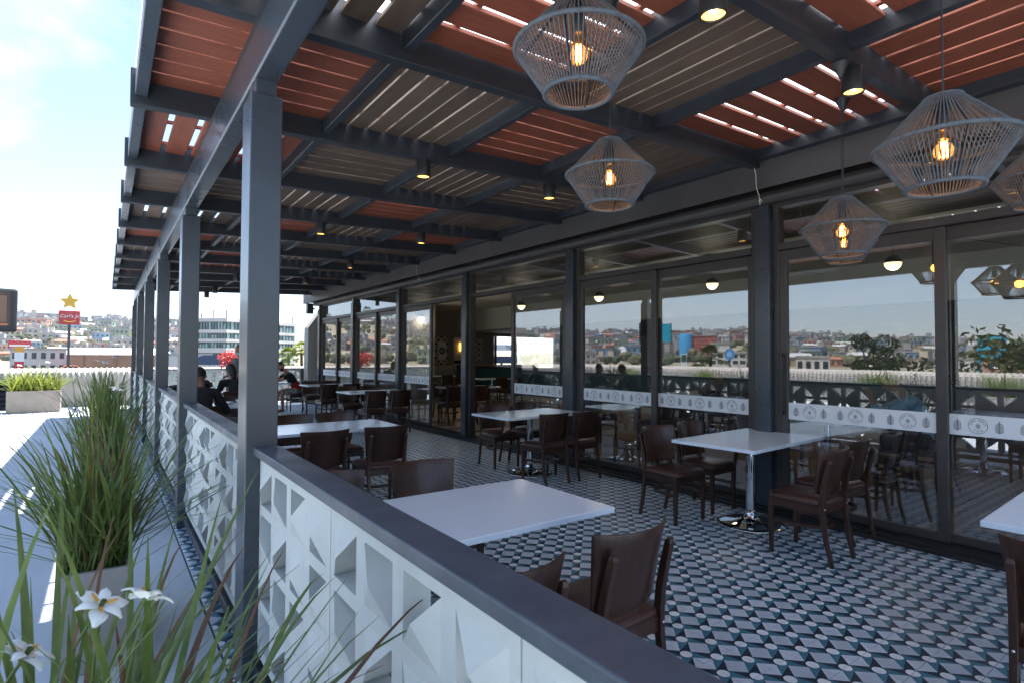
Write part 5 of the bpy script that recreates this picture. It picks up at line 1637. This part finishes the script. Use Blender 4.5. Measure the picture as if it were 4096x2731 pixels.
# orange car parked beyond the parapet
def car(label, x, y, rz, paint):
    t = thing('parked_car', label, 'car', (x,y,GROUND_Z+.26), rz)
    b = MB(); pf_ = [(-2.1,.30),(-2.05,.72),(-1.2,.84),(-.65,1.36),(.85,1.40),(1.45,.92),(2.05,.86),(2.15,.32)]
    n = len(pf_)
    b.add([(p[0],-.82,p[1]) for p in pf_]+[(p[0],.82,p[1]) for p in pf_], [tuple(range(n)),tuple(reversed(range(n,2*n)))]+[(i,n+i,n+(i+1)%n,(i+1)%n) for i in range(n)])
    b.build('body', paint, t, weld=True, bevel=.06, seg=3)
    for s in (-1,1):
        b = MB(); b.add([(-1.05,s*.825,.88),(1.25,s*.825,.90),(.82,s*.825,1.32),(-.62,s*.825,1.29)], [(0,1,2,3)]); b.build('side_window', M['win'], t)
        for xx in (-1.3,1.35):
            b = MB(); b.lathe([(0,-.1),(.32,-.1),(.34,0),(.32,.1),(0,.1)], 18, 0, (0,0), True, Matrix.Translation((xx,s*.78,.33)) @ Matrix.Rotation(rad(90),4,'X')); b.build('wheel', M['black_metal'], t)
    b = MB(); b.add([(1.43,-.7,.95),(1.43,.7,.95),(.90,.66,1.36),(.90,-.66,1.36)], [(0,1,2,3)]); b.build('windscreen', M['win'], t)
    return t
c = at(-2.5, 125); car('orange red parked car roof showing over the parapet', c[0]+.3, c[1], rad(8), col('orange_paint', (.55,.10,.03), .3))
# office block with glass bands
D0 = 115
pc = Vector(at(8.92,D0)[:2]); pl = Vector(at(5.95,119.8)[:2]); pr2 = Vector(at(14.9,128)[:2])
t = thing('office_block', 'four storey office block with white bands and green glass strips', 'office building', (pc.x,pc.y,0))
zs = lambda e: 1.5+D0*math.tan(rad(e))
bands = [(3.31,2.98,'w'),(2.98,2.25,'g'),(2.25,1.95,'w'),(1.95,1.42,'g'),(1.42,1.13,'w'),(1.13,.59,'g'),(.59,.15,'w'),(.15,-.35,'g'),(-.35,-1.9,'w')]
M['band_white'] = col('office_band', (.62,.58,.53), .6)
dl, dr = (pl-pc), (pr2-pc)
for e1, e0, k in bands:
    z1, z0 = zs(e1), zs(e0)
    off = 0 if k == 'w' else .35
    ul, ur = dl.normalized(), dr.normalized()
    a = ul*off+ur*off; p_l = dl+ur*off; p_r = dr+ul*off
    back = dl+dr
    b = MB(); b.prism([(a.x,a.y),(p_r.x,p_r.y),(back.x,back.y),(p_l.x,p_l.y)], z0+.002, z1)
    if k == 'w': b.build('band', M['band_white'], t)
    else:
        g = b.build('glazing', M['dark_glass'], t)
        for d, a_, u_, cnt in ((p_l-a, a, ur, 12), (p_r-a, a, ul, 20)):
            L_ = d.length; dn = d.normalized()
            for q in range(cnt):
                s0 = L_*q/cnt; p0 = a_+dn*s0-u_*.06
                m_ = MB(); m_.bar((p0.x,p0.y,z0), (p0.x,p0.y,z1), .14, .14, (1,0,0)); m_.build('mullion', M['steel'], g)
            for q in range(cnt):
                if rnd.random() < .55:
                    s0 = L_*(q+.08)/cnt; s1 = L_*(q+.92)/cnt; p0 = a_+dn*s0-u_*.03; p1 = a_+dn*s1-u_*.03
                    m_ = MB(); hh = z0+(z1-z0)*rnd.choice([.62,.7,.95]); m_.add([(p0.x,p0.y,z0+.05),(p1.x,p1.y,z0+.05),(p1.x,p1.y,hh),(p0.x,p0.y,hh)], [(0,1,2,3)])
                    m_.build('pane', M['dark_glass2'], g)
for f in (.25,.6,1.0):
    p = dl*(1-f)*.9; b = MB(); b.box(p.x-.08,p.x+.08,p.y-.08,p.y+.08,zs(3.31),zs(3.31)+1.5-.6*(f<.3)); b.build('antenna', M['black_metal'], t)
p = dr*.93; b = MB(); b.box(p.x-.08,p.x+.08,p.y-.08,p.y+.08,zs(3.31),zs(3.31)+1.4); b.build('antenna', M['black_metal'], t)
# navy vaulted canopy beyond the far rail
c = at(8.3, 66)
t = thing('navy_canopy', 'dark navy vaulted canopy roof below the office block', 'canopy', (c[0],c[1],GROUND_Z+.25), rad(-6))
b = MB(); n = 10
pf_ = [(-2.3+1.1*(1-math.cos(rad(90*i/n))), 2.4+.98*math.sin(rad(90*i/n))) for i in range(n+1)]+[(4.2,3.38),(4.2,2.4)]
b.add([(p[0],-1.5,p[1]) for p in pf_]+[(p[0],1.5,p[1]) for p in pf_], [tuple(range(len(pf_))),tuple(reversed(range(len(pf_),2*len(pf_))))]+[(i,len(pf_)+i,len(pf_)+(i+1)%len(pf_),(i+1)%len(pf_)) for i in range(len(pf_))])
b.build('roof', M['navy'], t)
for xx in (-2.0,3.9):
    b = MB(); b.box(xx-.1,xx+.1,-.1,.1,0,2.4); b.build('post', M['steel'], t)
# red sign sliver and pale wall beyond, seen between the posts
c = at(6.0, 100)
t = blockb('pale_shed', 'pale shed with a red curved sign seen between two posts', 'building', c, rad(-6), 6, 5, GROUND_Z, 1.3, WALLS[0])
b = MB(); b.tube([(-1.2,-2.7,4.0),(0,-2.7,4.5),(1.2,-2.7,4.2)], .22, 8); b.build('sign_arc', M['sign_red'], t)
# signs seen through the indoor window
c = (17.4, 24.8)
t = thing('shop_sign', 'small sign boards reading TILE seen through the indoor back window', 'sign', (c[0],c[1],GROUND_Z), rad(-35))
b = MB(); b.box(-.85,.85,-.06,.06,3.98,4.30); b.build('board', M['white'], t)
text_part(t, 'TILE', .26, (.45,-.07,4.13), 0, M['black_metal'], .005)
b = MB(); b.box(-.85,.85,-.06,.06,3.3,3.68); b.build('lower_board', M['navy'], t)
b = MB(); b.box(-.06,.06,-.05,.05,0,3.3); b.build('post', M['steel'], t)
# ================================================================== PEOPLE
M['skin'] = P('skin', (.40,.20,.125), rough=.5, var=.06, vscale=9)
M['skin_d'] = P('tan_skin', (.30,.145,.085), rough=.5, var=.06, vscale=9)
M['hair'] = P('black_hair', (.012,.010,.009), rough=.55, var=.2, vscale=60, bump=.6, bscale=200)
M['shirt_black'] = P('black_cloth', (.014,.015,.018), rough=.85, var=.2, vscale=9)
M['jacket'] = P('charcoal_jacket', (.017,.020,.026), rough=.8, var=.2, vscale=7)
M['shirt_red'] = P('red_cloth', (.42,.012,.020), rough=.8, var=.1, vscale=9)
M['shirt_grey'] = P('grey_cloth', (.095,.105,.115), rough=.85, var=.15, vscale=7)
M['shirt_blue'] = P('light_blue_cloth', (.22,.50,.66), rough=.8, var=.1, vscale=7)
M['jeans'] = P('dark_denim', (.03,.04,.06), rough=.85, var=.2, vscale=12)
M['shorts'] = P('patterned_shorts', (.55,.56,.55), rough=.85, col2=(.10,.11,.12), vscale=16)
M['sandal'] = P('brown_sandal', (.06,.03,.018), rough=.6, var=.2)
M['mask'] = P('pale_blue_mask', (.42,.62,.66), rough=.8, var=.05)
M['eye'] = P('dark_eye', (.015,.012,.01), rough=.2, var=0)
def shell(b, name, mat, parent, vox=.011, sm=4):
    o = b.build(name, mat, parent)
    r = o.modifiers.new('remesh', 'REMESH'); r.mode = 'VOXEL'; r.voxel_size = vox; r.use_smooth_shade = True
    s = o.modifiers.new('smooth', 'SMOOTH'); s.factor = .5; s.iterations = sm
    return o
def person(label, loc, rz, J, skin, top, trousers, sleeve=.55, shorts=False, beard=False, mask=False, hair='short', glasses=False, redband=False, group=None, jacket=False):
    t = thing('person', label, 'person', loc, rz, group)
    V = {k: Vector(v) for k, v in J.items()}
    hd = V['head']; fw = V.get('face', Vector((0,1,-.1))).normalized()
    up = V['head']-V['neck']; up = (up-fw*up.dot(fw)).normalized(); rt = fw.cross(up)
    Rm = Matrix((rt, fw, up)).transposed()
    def H(x, y, z): return hd+rt*x+fw*y+up*z
    b = MB()
    b.ellip(hd+up*.02, (.074,.092,.108), 16, 12, 0, Rm)           # skull
    b.ellip(H(0,.030,-.055), (.052,.058,.062), 12, 9, 0, Rm)       # jaw
    b.ellip(H(0,.098,-.012), (.014,.020,.026), 8, 6, 0, Rm)        # nose
    for s in (-1,1): b.ellip(H(s*.076,-.005,-.005), (.012,.022,.032), 8, 6, 0, Rm)
    b.tube([V['neck']+Vector((0,0,-.05)), V['neck'].lerp(hd,.55)], [.062,.052], 12)
    b.tube([V['pelvis'], V['pelvis'].lerp(V['chest'],.5), V['chest'], V['neck']+Vector((0,0,-.03))], [.125,.115,.135,.07], 14, flat=.72)
    for s in 'LR':
        b.tube([V['sh'+s], V['sh'+s].lerp(V['el'+s],.45), V['el'+s]], [.046,.044,.036], 10)
        b.tube([V['el'+s], V['el'+s].lerp(V['wr'+s],.35), V['wr'+s]], [.037,.036,.025], 10)
        d = (V['wr'+s]-V['el'+s]).normalized(); sd = d.cross(Vector((0,0,1))); sd = sd.normalized() if sd.length > .1 else Vector((1,0,0))
        hn_ = sd.cross(d); c = V['wr'+s]
        b.tube([c, c+d*.045, c+d*.088], [.026,.036,.034], 10, flat=.5)
        for q in range(4):                                        # curled fingers of unequal length
            o = sd*(q-1.5)*.019; L_ = (.062,.072,.068,.052)[q]; p0 = c+d*.085+o
            b.tube([p0-d*.02, p0+d*L_*.5-hn_*.008, p0+d*L_*.85-hn_*.030, p0+d*L_*.8-hn_*.048], [.0098,.0095,.0088,.0075], 6)
        sg = 1 if s == 'L' else -1
        b.tube([c+d*.03+sd*sg*.022, c+d*.062+sd*sg*.048-hn_*.010, c+d*.095+sd*sg*.052-hn_*.022], [.014,.011,.009], 6)
        b.tube([V['hip'+s], V['hip'+s].lerp(V['kn'+s],.5), V['kn'+s]], [.085,.072,.054], 12)
        b.tube([V['kn'+s], V['kn'+s].lerp(V['an'+s],.32), V['an'+s]], [.052,.054,.034], 12)
        f = V['toe'+s]-V['an'+s]
        b.tube([V['an'+s]+Vector((0,0,-.03))-f*.18, V['an'+s]+f*.5+Vector((0,0,-.03)), V['toe'+s]], [.036,.040,.026], 10)
    shell(b, 'body', skin, t, .0095, 3)
    # top
    b = MB()
    b.tube([V['pelvis']+Vector((0,0,-.02)), V['pelvis'].lerp(V['chest'],.5), V['chest'], V['chest'].lerp(V['neck'],.6), V['neck']+Vector((0,0,-.015))], [.150,.146,.160,.128,.070], 18, flat=.74)
    for s in 'LR':
        e = V['sh'+s].lerp(V['el'+s], min(1, sleeve)) 
        b.ellip(V['sh'+s], (.066,.064,.062), 12, 8)
        b.tube([V['chest'].lerp(V['neck'],.55).lerp(V['sh'+s],.35), V['sh'+s]], [.085,.064], 12)
        b.tube([V['sh'+s], V['sh'+s].lerp(e,.5), e], [.063,.060,.058], 12)
        if sleeve > 1:
            w = V['el'+s].lerp(V['wr'+s], min(1, sleeve-1)); b.ellip(V['el'+s], (.054,)*3, 10, 7)
            b.tube([V['el'+s], w], [.054,.042], 12)
    o = shell(b, 'top', [top, M['shirt_red']] if redband else top, t, .012, 5)
    if redband:
        b = MB()
        b.tube([V['pelvis']+Vector((0,0,-.01)), V['pelvis'].lerp(V['chest'],.62)], [.158,.157], 18, flat=.75)
        shell(b, 'red_panel', M['shirt_red'], t, .012, 4)
    b = MB()
    b.ellip(V['pelvis']+Vector((0,0,-.02)), (.155,.125,.11), 14, 9)
    for s in 'LR':
        k = V['hip'+s].lerp(V['kn'+s], .82 if shorts else 1)
        b.tube([V['hip'+s], V['hip'+s].lerp(k,.5), k], [.100,.090,.084 if shorts else .070], 14)
        if not shorts:
            b.ellip(V['kn'+s], (.068,)*3, 10, 7); b.tube([V['kn'+s], V['an'+s]], [.067,.050], 12)
    shell(b, 'shorts' if shorts else 'trousers', trousers, t, .012, 4)
    # hair
    b = MB()
    b.ellip(H(0,-.016,.034), (.080,.094,.100), 16, 10, 0, Rm)
    if hair == 'short':
        b2 = MB(); vs = b.v; b2 = b
        keep = []
        for i, p in enumerate(b.v):
            q = Vector(p)-hd; y, z = q.dot(fw), q.dot(up)
            if z < .012 and y > -.03 or z < -.055: b.v[i] = tuple(hd+rt*q.dot(rt)*.72+fw*y*.72+up*max(z,-.055)*.9)
    if hair == 'cropped':
        for i, p in enumerate(b.v):
            q = Vector(p)-hd
            if q.dot(up) < .045: b.v[i] = tuple(hd+rt*q.dot(rt)*.7+fw*q.dot(fw)*.7+up*q.dot(up)*.9)
    if hair == 'long':
        b.tube([H(0,-.06,.03), H(0,-.085,-.08), H(0,-.09,-.20)], [.075,.07,.04], 12)
    b.build('hair', M['hair'], t)
    b = MB()
    for s in (-1,1):
        b.ellip(H(s*.030,.086,.016), (.011,.008,.006), 8, 6, 0, Rm)
    b.build('eyes', M['eye'], t)
    b = MB(); b.ellip(H(0,.089,-.052), (.022,.006,.006), 8, 5, 0, Rm); b.build('mouth', P('lips', (.25,.08,.06), rough=.5), t)
    if beard:
        b = MB(); b.ellip(H(0,.036,-.068), (.058,.062,.058), 12, 8, 0, Rm)
        b.build('beard', M['hair'], t)
    if glasses:
        for s in (-1,1):
            b = MB(); b.tube([H(s*.032+.024*math.cos(a), .098, .014+.018*math.sin(a)) for a in [2*math.pi*i/14 for i in range(15)]], .0025, 5, cap=False); b.build('lens_rim', M['black_metal'], t)
    if mask:
        b = MB(); b.ellip(H(0,.052,-.048), (.060,.068,.050), 12, 8, 0, Rm); b.build('face_mask', M['mask'], t)
    for s in 'LR':
        b = MB(); f = V['toe'+s]-V['an'+s]; a = V['an'+s]
        z = a.z-.062
        b.tube([a-f*.3+Vector((0,0,-.06)), a+f*.5+Vector((0,0,-.062)), V['toe'+s]+Vector((0,0,-.012))+f*.06], [.040,.046,.036], 10, flat=.42 if shorts else .8)
        b.build('shoe', M['sandal'] if shorts else M['shirt_black'], t)
    return t
def seated(lean=.10, arms='table', spread=.11, headdown=.25, z=.47):
    J = {'pelvis':(0,-.06,z+.10), 'chest':(0,-.06+lean*.75,z+.40), 'neck':(0,-.06+lean*1.15,z+.575), 'head':(0,lean*1.5-.01,z+.725), 'face':(0,1,-headdown)}
    for s, k in (('L',1),('R',-1)):       # L is the +X... handled by sign only
        sx = -k
        J['hip'+s] = (sx*.095,.0,z+.055); J['kn'+s] = (sx*(spread+.03),.40,z+.035); J['an'+s] = (sx*spread,.36,.085); J['toe'+s] = (sx*(spread+.02),.52,.035)
        J['sh'+s] = (sx*.185,-.06+lean*1.0,z+.505)
        if arms == 'table':
            J['el'+s] = (sx*.23,.12+lean,z+.30); J['wr'+s] = (sx*.12,.34+lean,z+.345)
        elif arms == 'face':
            J['el'+s] = (sx*.20,.24+lean,z+.34); J['wr'+s] = (sx*.06,.25+lean*1.3,z+.55)
        elif arms == 'phone':
            J['el'+s] = (sx*.22,.06+lean,z+.27); J['wr'+s] = (sx*.07,.28+lean,z+.40)
    return J
GP = 'people on the terrace'
J = seated(.26, 'face', .14, .75); J['anR'] = (.13,.50,.085); J['toeR'] = (.15,.66,.035)
person('man in a black and red polo and patterned shorts leaning over his food', (4.16,15.60,0), rad(90), J, M['skin'], M['shirt_black'], M['shorts'], .55, True, True, False, 'cropped', True, True, GP)
J = seated(.12, 'table', .12, .35)
person('man seen from behind in a black jacket with cropped hair', (1.32,11.56,0), 0, J, M['skin'], M['jacket'], M['jeans'], 1.9, hair='short', group=GP)
J = seated(.30, 'table', .12, .7); J['elR'] = (.33,.30,.72); J['wrR'] = (.20,.52,.83)
person('person in black bending low over plates beside the railing', (1.02,8.42,0), rad(-6), J, M['skin_d'], M['shirt_black'], M['jeans'], 1.9, hair='short', group=GP)
J = seated(.06, 'table', .12, .1)
person('person with black hair wearing a pale blue face mask', (.98,9.76,0), rad(178), J, M['skin_d'], M['shirt_black'], M['jeans'], 1.9, mask=True, hair='short', group=GP)
J = seated(.14, 'phone', .12, .5)
person('person in a black T-shirt holding a phone, mostly hidden by the post', (1.96,11.52,0), rad(12), J, M['skin'], M['shirt_black'], M['jeans'], .6, hair='long', group=GP)
S = {'pelvis':(0,0,.93),'chest':(0,.02,1.24),'neck':(0,.03,1.43),'head':(0,.06,1.58),'face':(0,1,-.35)}
for s, sx in (('L',-1),('R',1)):
    S['hip'+s] = (sx*.09,0,.88); S['kn'+s] = (sx*.10,.03,.48); S['an'+s] = (sx*.10,-.01,.085); S['toe'+s] = (sx*.12,.16,.035)
    S['sh'+s] = (sx*.19,.02,1.37); S['el'+s] = (sx*.25,.03,1.10); S['wr'+s] = (sx*.14,.24,1.06)
person('waiter standing in a grey long-sleeved shirt behind the near post', (2.34,12.95,0), rad(118), S, M['skin_d'], M['shirt_grey'], M['jeans'], 1.8, mask=True, hair='short', group=GP)
J = seated(.24, 'face', .13, .6)
person('person indoors in a light blue shirt leaning on one hand at a table', (7.65,2.36,.024), rad(24), J, M['skin'], M['shirt_blue'], M['jeans'], 1.5, hair='short', glasses=True)
J = seated(.12, 'table', .13, .3)
person('dark clothed person sitting indoors beyond the doorway leaf', (9.4,6.12,.024), 0, J, M['skin_d'], M['jacket'], M['jeans'], 1.9, hair='short')

# ================================================================== AIR
def haze():
    mb = MB(); mb.box(-3200, 3200, -400, 5400, GROUND_Z-24, 275)
    m = bpy.data.materials.new('haze_air'); m.use_nodes = True
    N, L = m.node_tree.nodes, m.node_tree.links; N.clear()
    out = N.new('ShaderNodeOutputMaterial'); v = N.new('ShaderNodeVolumePrincipled')
    v.inputs['Color'].default_value = (.86,.91,1.0,1); v.inputs['Density'].default_value = 0.00022
    v.inputs['Anisotropy'].default_value = 0.2
    L.new(v.outputs[0], out.inputs['Volume'])
    tag(mb.build('haze', m), kind='stuff')
haze()
